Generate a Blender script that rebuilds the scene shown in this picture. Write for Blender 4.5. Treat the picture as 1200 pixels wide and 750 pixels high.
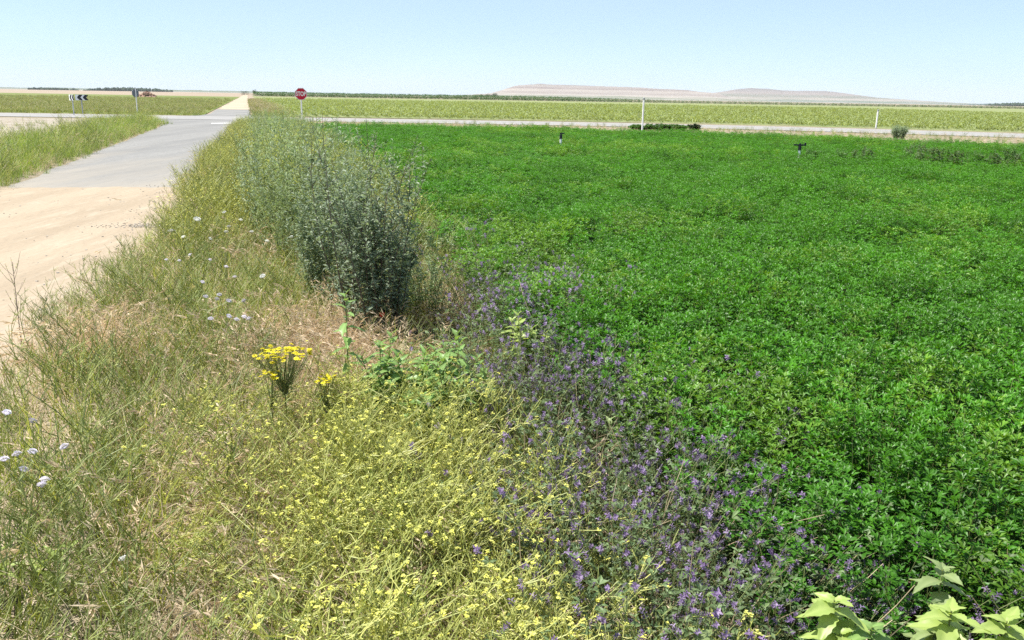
import bpy, math, random
import numpy as np
from mathutils import Matrix, Vector, noise as mnoise

for o in list(bpy.data.objects):
    bpy.data.objects.remove(o)
sc = bpy.context.scene
COL = sc.collection
PI = math.pi

# ------------------------------------------------------------------ camera
EYE = 1.6
PITCH = math.radians(14.63)
ROLL = math.radians(0.96)
cam_d = bpy.data.cameras.new('camera')
cam = bpy.data.objects.new('camera', cam_d)
COL.objects.link(cam)
cam_d.sensor_width = 36.0
cam_d.lens = 30.0
cam_d.clip_start = 0.05
cam_d.clip_end = 60000.0
CAM_R = Matrix.Rotation(PI / 2 - PITCH, 3, 'X') @ Matrix.Rotation(ROLL, 3, 'Z')
cam.matrix_world = Matrix.Translation((0, 0, EYE)) @ CAM_R.to_4x4()
sc.camera = cam

# ------------------------------------------------------------------ sky and sun
SUN_EL = math.radians(61)
SUN_AZ = math.radians(-88)          # clockwise from +Y: high on the left
world = bpy.data.worlds.new('World')
sc.world = world
world.use_nodes = True
wn = world.node_tree.nodes
wl = world.node_tree.links
bg = wn['Background']
sky = wn.new('ShaderNodeTexSky')
sky.sky_type = 'NISHITA'
sky.sun_disc = False
sky.sun_elevation = SUN_EL
sky.sun_rotation = SUN_AZ
sky.air_density = 0.7
sky.dust_density = 0.35
sky.ozone_density = 2.6
sky.altitude = 500
# thin even haze high up pales the whole dome; faint wisps break it
veil = wn.new('ShaderNodeMix'); veil.data_type = 'RGBA'
veil.inputs['B'].default_value = (3.3, 4.3, 5.4, 1)
wtc = wn.new('ShaderNodeTexCoord'); wmp = wn.new('ShaderNodeMapping'); wmp.inputs['Scale'].default_value = (1.2, 1.2, 7.0)
wnz = wn.new('ShaderNodeTexNoise'); wnz.inputs['Scale'].default_value = 2.2; wnz.inputs['Detail'].default_value = 6; wnz.inputs['Roughness'].default_value = .55
wmr = wn.new('ShaderNodeMapRange'); wmr.inputs['From Min'].default_value = .3; wmr.inputs['From Max'].default_value = .75; wmr.inputs['To Min'].default_value = .48; wmr.inputs['To Max'].default_value = .68
wl.new(wtc.outputs['Generated'], wmp.inputs['Vector']); wl.new(wmp.outputs[0], wnz.inputs['Vector']); wl.new(wnz.outputs['Fac'], wmr.inputs['Value'])
wl.new(wmr.outputs['Result'], veil.inputs['Factor']); wl.new(sky.outputs['Color'], veil.inputs['A'])
wl.new(veil.outputs['Result'], bg.inputs['Color'])
bg.inputs['Strength'].default_value = 0.104
sun_d = bpy.data.lights.new('sun', 'SUN')
sun_d.energy = 4.9
sun_d.angle = math.radians(0.53)
sun_d.color = (1.0, 0.955, 0.88)
sun = bpy.data.objects.new('sun', sun_d)
COL.objects.link(sun)
sdir = Vector((math.sin(SUN_AZ) * math.cos(SUN_EL), math.cos(SUN_AZ) * math.cos(SUN_EL), math.sin(SUN_EL)))
sun.rotation_euler = sdir.to_track_quat('Z', 'Y').to_euler()
sc.view_settings.view_transform = 'Standard'
sc.view_settings.look = 'None'
sc.view_settings.exposure = 0.9
sc.view_settings.gamma = 1.0
sc.render.engine = 'CYCLES'
cy = sc.cycles
cy.max_bounces = 6
cy.diffuse_bounces = 3
cy.glossy_bounces = 2
cy.transmission_bounces = 4
cy.transparent_max_bounces = 4
cy.caustics_reflective = False
cy.caustics_refractive = False
cy.use_denoising = False
cy.use_adaptive_sampling = False

# ------------------------------------------------------------------ helpers
def at(px, py, z=0.0):
    """point of the plane at height z that the photograph shows at this pixel"""
    d = CAM_R @ Vector(((px - 600) / 1000.0, (375 - py) / 1000.0, -1.0))
    t = (z - EYE) / d.z
    return Vector((d.x * t, d.y * t, z))

def norm(a):
    return a / np.maximum(np.linalg.norm(a, axis=-1, keepdims=True), 1e-9)

class MB:
    """collects triangles; builds one mesh"""
    def __init__(self):
        self.v, self.f, self.m, self.t, self.n = [], [], [], [], 0
    def add(self, v, f, mat=0, tint=0.5):
        v = np.asarray(v, float).reshape(-1, 3)
        f = np.asarray(f, int).reshape(-1, 3)
        self.v.append(v); self.f.append(f + self.n)
        self.m.append(np.full(len(f), mat))
        self.t.append(np.broadcast_to(np.asarray(tint, float), (len(v),)).copy())
        self.n += len(v)
    def mesh(self, name, mats, smooth=False):
        me = bpy.data.meshes.new(name)
        v = np.concatenate(self.v); f = np.concatenate(self.f)
        me.vertices.add(len(v)); me.vertices.foreach_set('co', v.astype(np.float32).ravel())
        me.loops.add(len(f) * 3); me.loops.foreach_set('vertex_index', f.astype(np.int32).ravel())
        me.polygons.add(len(f))
        me.polygons.foreach_set('loop_start', np.arange(0, len(f) * 3, 3, dtype=np.int32))
        me.polygons.foreach_set('material_index', np.concatenate(self.m).astype(np.int32))
        me.polygons.foreach_set('use_smooth', np.full(len(f), smooth))
        for m in (mats if isinstance(mats, (list, tuple)) else [mats]):
            me.materials.append(m)
        a = me.attributes.new('tint', 'FLOAT', 'POINT')
        a.data.foreach_set('value', np.concatenate(self.t).astype(np.float32))
        me.update(calc_edges=True)
        return me
    # ---- shapes, each vectorised over n copies
    def leaves(self, P, D, N, L, W, mat=0, tint=0.5, fold=0.18, droop=0.15, mid=0.45):
        P = np.asarray(P, float).reshape(-1, 3); n = len(P)
        D = norm(np.broadcast_to(D, (n, 3)).astype(float)); N = np.broadcast_to(N, (n, 3)).astype(float)
        S = norm(np.cross(D, N)); N = np.cross(S, D)
        L = np.broadcast_to(L, (n,))[:, None]; W = np.broadcast_to(W, (n,))[:, None]
        c = P + D * L * mid
        v = np.stack([P, c - S * W / 2 + N * W * fold, c, c + S * W / 2 + N * W * fold, P + D * L - N * L * droop], 1)
        b = (np.arange(n) * 5)[:, None, None]
        f = np.array([[0, 3, 2], [0, 2, 1], [2, 3, 4], [2, 4, 1]])[None] + b
        self.add(v, f, mat, np.repeat(np.broadcast_to(tint, (n,)), 5))
    def ribbons(self, Q, W, S=None, mat=0, tint=0.5, taper=True):
        Q = np.asarray(Q, float); n, k, _ = Q.shape
        if S is None:
            d = Q[:, -1] - Q[:, 0]
            S = norm(np.stack([-d[:, 1], d[:, 0], 0 * d[:, 0] + 1e-4], 1))
        W = np.broadcast_to(W, (n,))[:, None, None]
        w = np.linspace(1, 0.12, k)[None, :, None] if taper else np.ones((1, k, 1))
        v = np.stack([Q - S[:, None] * W * w / 2, Q + S[:, None] * W * w / 2], 2).reshape(n, 2 * k, 3)
        q = np.arange(k - 1)[:, None] * 2
        f = np.concatenate([q + [[0, 1, 3]], q + [[0, 3, 2]]], 0)[None] + (np.arange(n) * 2 * k)[:, None, None]
        self.add(v, f, mat, np.repeat(np.broadcast_to(tint, (n,)), 2 * k))
    def tubes(self, Q, r0, r1, mat=0, tint=0.5, sides=3):
        Q = np.asarray(Q, float); n, k, _ = Q.shape
        d = norm(Q[:, -1] - Q[:, 0])
        ref = np.where(np.abs(d[:, 2:3]) > 0.9, np.array([[1.0, 0, 0]]), np.array([[0, 0, 1.0]]))
        A = norm(np.cross(d, ref)); B = np.cross(d, A)
        r = np.broadcast_to(r0, (n,))[:, None] + (np.broadcast_to(r1, (n,)) - np.broadcast_to(r0, (n,)))[:, None] * np.linspace(0, 1, k)[None]
        an = np.arange(sides) * 2 * PI / sides
        ring = A[:, None, None] * np.cos(an)[None, None, :, None] + B[:, None, None] * np.sin(an)[None, None, :, None]
        v = (Q[:, :, None] + ring * r[:, :, None, None]).reshape(n, k * sides, 3)
        f = []
        for i in range(k - 1):
            for j in range(sides):
                a, b = i * sides + j, i * sides + (j + 1) % sides
                f += [[a, b, b + sides], [a, b + sides, a + sides]]
        for j in range(1, sides - 1):
            f += [[(k - 1) * sides, (k - 1) * sides + j, (k - 1) * sides + j + 1]]
        f = np.array(f)[None] + (np.arange(n) * k * sides)[:, None, None]
        self.add(v, f, mat, np.repeat(np.broadcast_to(tint, (n,)), k * sides))
    def box(self, c, s, mat=0, tint=0.5, rot=None):
        x = np.array([[i, j, k] for i in (-.5, .5) for j in (-.5, .5) for k in (-.5, .5)]) * np.array(s)
        if rot is not None:
            x = x @ np.array(rot.to_3x3()).T
        q = [(0, 1, 3, 2), (4, 6, 7, 5), (0, 4, 5, 1), (2, 3, 7, 6), (0, 2, 6, 4), (1, 5, 7, 3)]
        self.add(x + np.array(c), [t for a, b, e, d in q for t in ((a, b, e), (a, e, d))], mat, tint)
    def cyl(self, c, r, h, sides=14, mat=0, r2=None, tint=0.5):
        r2 = r if r2 is None else r2
        an = np.arange(sides) * 2 * PI / sides
        lo = np.stack([np.cos(an) * r, np.sin(an) * r, 0 * an], 1); hi = np.stack([np.cos(an) * r2, np.sin(an) * r2, 0 * an + h], 1)
        v = np.concatenate([lo, hi, [[0, 0, 0]], [[0, 0, h]]]) + np.array(c)
        f = []
        for i in range(sides):
            j = (i + 1) % sides
            f += [(i, j, sides + j), (i, sides + j, sides + i), (j, i, 2 * sides), (sides + i, sides + j, 2 * sides + 1)]
        self.add(v, f, mat, tint)

def obj(name, me, parent=None, loc=None, rotz=None, scale=None):
    o = bpy.data.objects.new(name, me)
    COL.objects.link(o)
    if parent is not None: o.parent = parent
    if loc is not None: o.location = loc
    if rotz is not None: o.rotation_euler = (0, 0, rotz)
    if scale is not None: o.scale = (scale,) * 3 if isinstance(scale, (int, float)) else scale
    return o

def tag(o, label=None, cat=None, group=None, kind=None):
    if label: o['label'] = label
    if cat: o['category'] = cat
    if group: o['group'] = group
    if kind: o['kind'] = kind
    return o

def copy_tree(o, parent=None):
    c = o.copy(); COL.objects.link(c); c.parent = parent
    for ch in list(o.children):
        copy_tree(ch, c)
    return c

# ------------------------------------------------------------------ materials
def newmat(name):
    m = bpy.data.materials.new(name); m.use_nodes = True
    nt = m.node_tree; nt.nodes.clear()
    out = nt.nodes.new('ShaderNodeOutputMaterial')
    return m, nt, nt.nodes, nt.links, out

def leafmat(name, a, b, transl=0.38, rough=0.5, spec=0.35, var=0.25, tcol=None):
    """foliage: colour runs from a to b with each leaf's own tint, light passes through"""
    m, nt, N, L, out = newmat(name)
    at_ = N.new('ShaderNodeAttribute'); at_.attribute_name = 'tint'
    mix = N.new('ShaderNodeMix'); mix.data_type = 'RGBA'
    a = tuple(v * .76 for v in a); b = tuple(v * .80 for v in b)
    mix.inputs['A'].default_value = (*a, 1); mix.inputs['B'].default_value = (*b, 1)
    L.new(at_.outputs['Fac'], mix.inputs['Factor'])
    oi = N.new('ShaderNodeObjectInfo')
    mr = N.new('ShaderNodeMapRange'); mr.inputs['To Min'].default_value = 1 - var; mr.inputs['To Max'].default_value = 1 + var
    L.new(oi.outputs['Random'], mr.inputs['Value'])
    hs = N.new('ShaderNodeHueSaturation')
    L.new(mr.outputs['Result'], hs.inputs['Value']); L.new(mix.outputs['Result'], hs.inputs['Color'])
    p = N.new('ShaderNodeBsdfPrincipled')
    p.inputs['Roughness'].default_value = rough; p.inputs['Specular IOR Level'].default_value = spec
    L.new(hs.outputs['Color'], p.inputs['Base Color'])
    t = N.new('ShaderNodeBsdfTranslucent')
    g = N.new('ShaderNodeMix'); g.data_type = 'RGBA'; g.blend_type = 'MULTIPLY'; g.inputs['Factor'].default_value = 1.0
    tc = tcol or (1.45, 1.35, 0.55)
    g.inputs['B'].default_value = (*tc, 1)
    L.new(hs.outputs['Color'], g.inputs['A']); L.new(g.outputs['Result'], t.inputs['Color'])
    ms = N.new('ShaderNodeMixShader'); ms.inputs['Fac'].default_value = transl
    L.new(p.outputs[0], ms.inputs[1]); L.new(t.outputs[0], ms.inputs[2]); L.new(ms.outputs[0], out.inputs['Surface'])
    return m

def plain(name, c, rough=0.6, spec=0.3, metal=0.0, var=0.12, scale=8.0):
    m, nt, N, L, out = newmat(name)
    p = N.new('ShaderNodeBsdfPrincipled'); p.inputs['Roughness'].default_value = rough
    p.inputs['Specular IOR Level'].default_value = spec; p.inputs['Metallic'].default_value = metal
    tc = N.new('ShaderNodeTexCoord'); nz = N.new('ShaderNodeTexNoise'); nz.inputs['Scale'].default_value = scale; nz.inputs['Detail'].default_value = 5
    L.new(tc.outputs['Object'], nz.inputs['Vector'])
    mr = N.new('ShaderNodeMapRange'); mr.inputs['From Min'].default_value = .3; mr.inputs['From Max'].default_value = .7
    mr.inputs['To Min'].default_value = 1 - var; mr.inputs['To Max'].default_value = 1 + var
    L.new(nz.outputs['Fac'], mr.inputs['Value'])
    hs = N.new('ShaderNodeHueSaturation'); hs.inputs['Color'].default_value = (*c, 1)
    L.new(mr.outputs['Result'], hs.inputs['Value']); L.new(hs.outputs['Color'], p.inputs['Base Color']); L.new(p.outputs[0], out.inputs['Surface'])
    return m

def groundmat(name, cols, scales, rough=0.95, bump=0.3, bscale=40.0, stretch=None, bdist=0.02, dust=None):
    """layers of noise between several soil or crop colours; cols[0] is the base, each next one laid over it by its own noise"""
    m, nt, N, L, out = newmat(name)
    cols = [tuple(v * .76 for v in c) for c in cols]
    tc = N.new('ShaderNodeTexCoord')
    vec = tc.outputs['Object']
    if stretch:
        mp = N.new('ShaderNodeMapping'); mp.inputs['Scale'].default_value = stretch[0]; mp.inputs['Rotation'].default_value = (0, 0, stretch[1])
        L.new(vec, mp.inputs['Vector']); vec = mp.outputs['Vector']
    cur = None
    for i, c in enumerate(cols):
        if i == 0:
            rgb = N.new('ShaderNodeRGB'); rgb.outputs[0].default_value = (*c, 1); cur = rgb.outputs[0]; continue
        nz = N.new('ShaderNodeTexNoise'); nz.inputs['Scale'].default_value = scales[i - 1][0]; nz.inputs['Detail'].default_value = 7; nz.inputs['Roughness'].default_value = .65
        L.new(vec, nz.inputs['Vector'])
        r = N.new('ShaderNodeMapRange'); r.inputs['From Min'].default_value = scales[i - 1][1]; r.inputs['From Max'].default_value = scales[i - 1][2]
        L.new(nz.outputs['Fac'], r.inputs['Value'])
        mx = N.new('ShaderNodeMix'); mx.data_type = 'RGBA'; mx.inputs['B'].default_value = (*c, 1)
        L.new(r.outputs['Result'], mx.inputs['Factor']); L.new(cur, mx.inputs['A']); cur = mx.outputs['Result']
    if dust:
        # blown sand: thick where the paving starts, in drifts further on
        sp = N.new('ShaderNodeSeparateXYZ'); L.new(tc.outputs['Object'], sp.inputs[0])
        r0 = N.new('ShaderNodeMapRange'); r0.inputs['From Min'].default_value = 14.2; r0.inputs['From Max'].default_value = 24; r0.inputs['To Min'].default_value = .62; r0.inputs['To Max'].default_value = .28
        L.new(sp.outputs['Y'], r0.inputs['Value'])
        nd = N.new('ShaderNodeTexNoise'); nd.inputs['Scale'].default_value = .55; nd.inputs['Detail'].default_value = 9; nd.inputs['Roughness'].default_value = .7
        L.new(vec, nd.inputs['Vector'])
        sm = N.new('ShaderNodeMath'); sm.operation = 'ADD'; L.new(nd.outputs['Fac'], sm.inputs[0]); L.new(r0.outputs['Result'], sm.inputs[1])
        r1 = N.new('ShaderNodeMapRange'); r1.inputs['From Min'].default_value = .82; r1.inputs['From Max'].default_value = 1.25; L.new(sm.outputs[0], r1.inputs['Value'])
        mx = N.new('ShaderNodeMix'); mx.data_type = 'RGBA'; mx.inputs['B'].default_value = (*[v * .76 for v in dust], 1)
        L.new(r1.outputs['Result'], mx.inputs['Factor']); L.new(cur, mx.inputs['A']); cur = mx.outputs['Result']
    p = N.new('ShaderNodeBsdfPrincipled'); p.inputs['Roughness'].default_value = rough; p.inputs['Specular IOR Level'].default_value = .15
    L.new(cur, p.inputs['Base Color'])
    if bump:
        nb = N.new('ShaderNodeTexNoise'); nb.inputs['Scale'].default_value = bscale; nb.inputs['Detail'].default_value = 8
        L.new(tc.outputs['Object'], nb.inputs['Vector'])
        bp = N.new('ShaderNodeBump'); bp.inputs['Strength'].default_value = bump; bp.inputs['Distance'].default_value = bdist
        L.new(nb.outputs['Fac'], bp.inputs['Height']); L.new(bp.outputs['Normal'], p.inputs['Normal'])
    L.new(p.outputs[0], out.inputs['Surface'])
    return m

M = {}
M['dry_ground'] = groundmat('dry_ground', [(.33, .28, .19), (.22, .18, .115), (.44, .38, .27)], [(.6, .4, .62), (9, .45, .65)], bump=.6)
M['field_soil'] = groundmat('field_soil', [(.10, .075, .05), (.15, .11, .075)], [(5, .4, .6)], bump=.6)
M['asphalt'] = groundmat('asphalt', [(.25, .245, .235), (.34, .33, .31), (.20, .195, .19)], [(.5, .35, .65), (30, .5, .7)], rough=.85, bump=.25, bscale=120, stretch=((1.6, .16, 1), math.radians(-17)), bdist=.006, dust=(.42, .375, .31))
M['road_asphalt'] = groundmat('road_asphalt', [(.35, .34, .325), (.40, .385, .365), (.29, .28, .27)], [(.4, .35, .65), (4, .5, .7)], rough=.85, bump=.2, bscale=100, bdist=.006)
M['sandy'] = groundmat('sandy', [(.475, .385, .28), (.39, .31, .22), (.53, .445, .335), (.28, .24, .185)], [(1.0, .4, .65), (4.0, .5, .7), (16, .58, .75)], bump=.8, bscale=14, bdist=.02, stretch=((1.8, .3, 1), math.radians(-17)))
M['track'] = groundmat('track', [(.55, .46, .34), (.47, .39, .28)], [(.2, .4, .6)], bump=0)
M['gravel_ground'] = groundmat('gravel_ground', [(.42, .37, .30), (.30, .24, .17), (.52, .48, .42)], [(.9, .4, .6), (6, .5, .62)], bump=.6, bscale=20)
M['crop_ground'] = groundmat('crop_ground', [(.25, .30, .115), (.31, .335, .145), (.29, .265, .16)], [(.05, .4, .6), (.6, .52, .66)], bump=.8, bscale=3, bdist=.2, stretch=((1, .35, 1), math.radians(-17)))
M['meadow_ground'] = groundmat('meadow_ground', [(.17, .22, .06), (.26, .28, .095), (.15, .20, .06)], [(.05, .4, .6), (.5, .5, .66)], bump=.8, bscale=3, bdist=.2, stretch=((.5, 1, 1), 0))
M['far_land'] = groundmat('far_land', [(.42, .34, .25), (.34, .25, .185), (.50, .43, .33), (.22, .22, .11)], [(.0016, .42, .55), (.003, .5, .6), (.0024, .58, .62)], bump=0, stretch=((.35, 1, 1), 0))
M['white_paint'] = plain('white_paint', (.75, .75, .73), .5)
M['road_paint'] = plain('road_paint', (.72, .71, .68), .7, var=.25, scale=12)
M['steel'] = plain('steel', (.45, .46, .47), .4, .4, .6)
M['grey_post'] = plain('grey_post', (.30, .31, .32), .5, .4)
M['black'] = plain('black', (.02, .02, .025), .5)
M['sign_red'] = plain('sign_red', (.50, .012, .035), .45)
M['sign_back'] = plain('sign_back', (.14, .16, .19), .5, .4)
M['stem_green'] = leafmat('stem_green', (.17, .22, .07), (.32, .35, .13), transl=.12)
M['stem_dry'] = leafmat('stem_dry', (.30, .22, .13), (.55, .45, .29), transl=.12)
M['stem_dark'] = leafmat('stem_dark', (.12, .09, .07), (.20, .15, .11), transl=.05)
M['alfalfa'] = leafmat('alfalfa', (.032, .132, .007), (.104, .315, .020), transl=.37, rough=.42, spec=.33, var=.26, tcol=(1.35, 1.25, .45))
M['alfalfa_old'] = leafmat('alfalfa_old', (.065, .12, .04), (.20, .28, .115), transl=.3, rough=.5, var=.3)
M['purple'] = leafmat('purple', (.21, .125, .29), (.50, .40, .56), transl=.35, tcol=(1.15, 1, 1.2))
M['grass_green'] = leafmat('grass_green', (.23, .30, .07), (.50, .54, .19), transl=.4, rough=.45, var=.3)
M['grass_dry'] = leafmat('grass_dry', (.52, .41, .25), (.88, .76, .53), transl=.4, rough=.5, var=.2, tcol=(1.15, 1.05, .85))
M['grass_rust'] = leafmat('grass_rust', (.50, .36, .22), (.88, .74, .53), transl=.4, rough=.5, var=.22, tcol=(1.15, 1.05, .85))
M['sage'] = leafmat('sage', (.15, .225, .12), (.45, .535, .37), transl=.38, rough=.48, spec=.4, var=.15, tcol=(1.2, 1.25, .75))
M['weed'] = leafmat('weed', (.25, .33, .10), (.53, .57, .24), transl=.4, rough=.5, var=.22)
M['mustard_stem'] = leafmat('mustard_stem', (.36, .42, .085), (.74, .74, .27), transl=.32, rough=.45, var=.15)
M['mustard_flower'] = leafmat('mustard_flower', (.92, .90, .14), (1.0, .99, .34), transl=.35, tcol=(1.0, 1.0, .8))
M['ragwort_flower'] = leafmat('ragwort_flower', (.95, .80, .02), (1.0, .92, .06), transl=.3, tcol=(1.0, 1.0, .8))
M['lilac'] = leafmat('lilac', (.88, .82, .92), (1.0, .97, 1.0), transl=.3, tcol=(1, 1, 1))
M['white_petal'] = leafmat('white_petal', (.92, .92, .84), (1.0, 1.0, .96), transl=.3, tcol=(1, 1, 1))
M['red_petal'] = leafmat('red_petal', (.55, .03, .015), (.75, .08, .03), transl=.4, tcol=(1.2, .8, .6))
M['row_weed'] = leafmat('row_weed', (.21, .32, .13), (.52, .61, .34), transl=.42, rough=.48, spec=.35, var=.2, tcol=(1.2, 1.25, .7))
M['alfalfa_pale'] = leafmat('alfalfa_pale', (.062, .165, .013), (.195, .385, .042), transl=.37, rough=.42, spec=.35, var=.26, tcol=(1.35, 1.25, .45))
M['clump_leaf'] = leafmat('clump_leaf', (.15, .30, .055), (.34, .50, .16), transl=.35, rough=.42, spec=.4, var=.15, tcol=(1.3, 1.25, .6))
M['bush_leaf'] = leafmat('bush_leaf', (.06, .15, .03), (.15, .29, .07), transl=.35, rough=.5, var=.2)
M['grass_lush'] = leafmat('grass_lush', (.16, .26, .05), (.38, .49, .14), transl=.4, rough=.45, var=.3)
M['big_leaf'] = leafmat('big_leaf', (.34, .49, .10), (.52, .63, .20), transl=.38, rough=.42, spec=.4, var=.08, tcol=(1.25, 1.2, .55))
M['pale_leaf'] = leafmat('pale_leaf', (.20, .30, .09), (.38, .46, .20), transl=.35, rough=.45, spec=.4, var=.12, tcol=(1.3, 1.25, .6))
M['crop_leaf'] = leafmat('crop_leaf', (.22, .30, .10), (.42, .47, .20), transl=.3, var=.25)
M['meadow'] = leafmat('meadow', (.20, .25, .07), (.36, .38, .13), transl=.3, var=.3)
M['corn'] = leafmat('corn', (.05, .13, .03), (.09, .19, .045), transl=.25, var=.2)
M['tree'] = leafmat('tree', (.04, .075, .03), (.07, .11, .04), transl=.2, var=.1)
M['bark'] = plain('bark', (.12, .09, .07), .9)
M['brick'] = plain('brick', (.30, .19, .14), .9, var=.35, scale=3)
M['woods'] = groundmat('woods', [(.045, .075, .05), (.06, .09, .05)], [(.02, .4, .6)], bump=0)

# ------------------------------------------------------------------ scatter (stuff only)
def proto(name, mb, mats):
    return bpy.data.objects.new(name, mb.mesh(name, mats))        # never linked: only its mesh is used, inside one stuff object

def scatter(name, protos, P, rotz, scl, idx, label, cat, tilt=0.0, seed=0):
    rng = np.random.default_rng(seed)
    n = len(P)
    me = bpy.data.meshes.new(name)
    me.vertices.add(n); me.vertices.foreach_set('co', np.asarray(P, np.float32).ravel())
    r = me.attributes.new('rot', 'FLOAT_VECTOR', 'POINT')
    rv = np.stack([rng.normal(0, 1, n) * tilt, rng.normal(0, 1, n) * tilt, rotz], 1)
    r.data.foreach_set('vector', rv.astype(np.float32).ravel())
    s = me.attributes.new('scl', 'FLOAT_VECTOR', 'POINT')
    scl = np.asarray(scl, float)
    if scl.ndim == 1: scl = np.repeat(scl[:, None], 3, 1)
    s.data.foreach_set('vector', scl.astype(np.float32).ravel())
    k = me.attributes.new('pick', 'INT', 'POINT'); k.data.foreach_set('value', np.asarray(idx, np.int32))
    o = obj(name, me)
    ng = bpy.data.node_groups.new(name, 'GeometryNodeTree')
    ng.interface.new_socket('Geometry', in_out='INPUT', socket_type='NodeSocketGeometry')
    ng.interface.new_socket('Geometry', in_out='OUTPUT', socket_type='NodeSocketGeometry')
    N, L = ng.nodes, ng.links
    gi = N.new('NodeGroupInput'); go = N.new('NodeGroupOutput')
    ip = N.new('GeometryNodeInstanceOnPoints'); jn = N.new('GeometryNodeJoinGeometry')
    for p in reversed(protos):
        oi = N.new('GeometryNodeObjectInfo'); oi.inputs['Object'].default_value = p; oi.inputs['As Instance'].default_value = False
        gt = N.new('GeometryNodeGeometryToInstance')
        L.new(oi.outputs['Geometry'], gt.inputs[0]); L.new(gt.outputs[0], jn.inputs[0])
    def attr(nm, tp):
        a = N.new('GeometryNodeInputNamedAttribute'); a.data_type = tp; a.inputs['Name'].default_value = nm
        return a.outputs['Attribute']
    L.new(gi.outputs[0], ip.inputs['Points']); L.new(jn.outputs[0], ip.inputs['Instance'])
    ip.inputs['Pick Instance'].default_value = True
    L.new(attr('pick', 'INT'), ip.inputs['Instance Index'])
    e2r = N.new('FunctionNodeEulerToRotation')
    L.new(attr('rot', 'FLOAT_VECTOR'), e2r.inputs[0]); L.new(e2r.outputs[0], ip.inputs['Rotation'])
    L.new(attr('scl', 'FLOAT_VECTOR'), ip.inputs['Scale'])
    L.new(ip.outputs[0], go.inputs[0])
    md = o.modifiers.new('scatter', 'NODES'); md.node_group = ng
    return tag(o, label, cat, kind='stuff')

def vnoise(x, y, s, seed=0.0):
    return np.array([mnoise.noise((a * s + seed, b * s - seed, seed)) for a, b in zip(x, y)])

# view wedge with a margin for a step to the side
def in_view(x, y, m=1.0):
    return (np.abs(x) < 0.66 * y + 0.55 + m) & (y > 0.6)

K = 0.305                                        # the lane and the field edge run this way: x = s - K*y
def S(x, y): return x + K * y
def veg_left(y): return np.interp(y, [0, 4.5, 5.5, 6.7, 8.9, 16, 38, 60], [-1.35, -1.45, -1.42, -1.30, -1.02, -1.02, -.75, -.6])
def field_edge(y): return np.interp(y, [0, 1.2, 1.55, 1.85, 2.5, 4.5, 7.5, 12, 40], [3.6, 3.0, 2.35, 1.72, 1.55, 1.64, 1.82, 1.9, 2.25])

# ------------------------------------------------------------------ setting: sheets
def sheet(name, pts, z, mat, label=None, cat=None, div=0):
    """a polygon laid flat, pts in order round it"""
    v = [(p[0], p[1], z) for p in pts]
    me = bpy.data.meshes.new(name); me.from_pydata(v, [], [tuple(range(len(v)))]); me.materials.append(mat); me.update()
    return tag(obj(name, me), label, cat, kind='structure')

def strip(name, ctr, w, z, mat, label, cat, jag=0.0, seed=1):
    c = np.array(ctr, float); d = np.gradient(c, axis=0); nn = norm(np.stack([-d[:, 1], d[:, 0]], 1))
    rng = np.random.default_rng(seed)
    w = np.broadcast_to(w, (len(c),))
    l = c + nn * (w / 2 + rng.normal(0, jag, len(c)))[:, None]; r = c - nn * (w / 2 + rng.normal(0, jag, len(c)))[:, None]
    v = [(*p, z) for p in l] + [(*p, z) for p in r]; n = len(c)
    me = bpy.data.meshes.new(name); me.from_pydata(v, [], [(i, n + i, n + i + 1, i + 1) for i in range(n - 1)]); me.materials.append(mat); me.update()
    return tag(obj(name, me), label, cat, kind='structure')

ang = np.linspace(0, 2 * PI, 96, endpoint=False)
sheet('ground', [(math.cos(a) * 26000, math.sin(a) * 26000) for a in ang], -0.03, M['far_land'], 'dry tan plain reaching out to the horizon', 'ground')
sheet('near_ground', [(-90, -30), (90, -30), (90, 62), (-90, 62)], 0.0, M['dry_ground'], 'dry straw coloured earth of the verges', 'ground')

ROADC = np.array([(-140, 51.5), (-90, 53.6), (-60, 54.6), (-34, 55.3), (-19, 55.8), (-8, 56), (2, 56), (9, 55.4), (16, 53.7), (23, 50.6), (30, 46.4), (40, 39.5), (60, 25), (90, 2)], float)
tt = np.linspace(0, 1, 90); kk = np.linspace(0, 1, len(ROADC))
ROAD = np.stack([np.interp(tt, kk, ROADC[:, 0]), np.interp(tt, kk, ROADC[:, 1])], 1)
for _ in range(6):
    ROAD[1:-1] = (ROAD[:-2] + 2 * ROAD[1:-1] + ROAD[2:]) / 4
strip('road', ROAD, 7.4, 0.024, M['road_asphalt'], 'pale grey paved road crossing the picture behind the green field', 'road')
# the lane: asphalt near the crossing, sand in the foreground, a dirt track beyond
ly = np.linspace(12.5, 87, 56)
lw = 2.95 + np.interp(ly, [40, 46, 52, 58, 62, 66], [0, .9, 3.4, 3.4, .9, 0])
lane = strip('lane', np.stack([-2.55 + np.interp(ly, [52, 64], [0, 1.15]) - K * ly, ly], 1), lw, 0.012, M['asphalt'], 'grey asphalt lane running up to the crossing', 'road', jag=.06)
rg = np.random.default_rng(3)
ys = np.linspace(-12, 13.6, 60)
left = [(-4.45 + rg.normal(0, .05) - K * v, v) for v in ys]
right = [(-.85 + rg.normal(0, .05) - K * v, v) for v in ys]
us = np.linspace(0, 1, 90)
end = [(left[-1][0] + (right[-1][0] - left[-1][0]) * u - K * .5, 14.15 + .75 * u + .16 * mnoise.noise((u * 7, 1.5, 0)) + .10 * mnoise.noise((u * 24, 4.5, 0)) + .05 * mnoise.noise((u * 70, 8.5, 0)) + .35 * max(0, u - .85) / .15 * rg.uniform(.3, 1)) for u in us]
sheet('sandy_track', left + end + right[::-1], 0.016, M['sandy'], 'pale sandy track in front of the asphalt lane', 'track')
yt = np.linspace(85, 640, 60)
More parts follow.
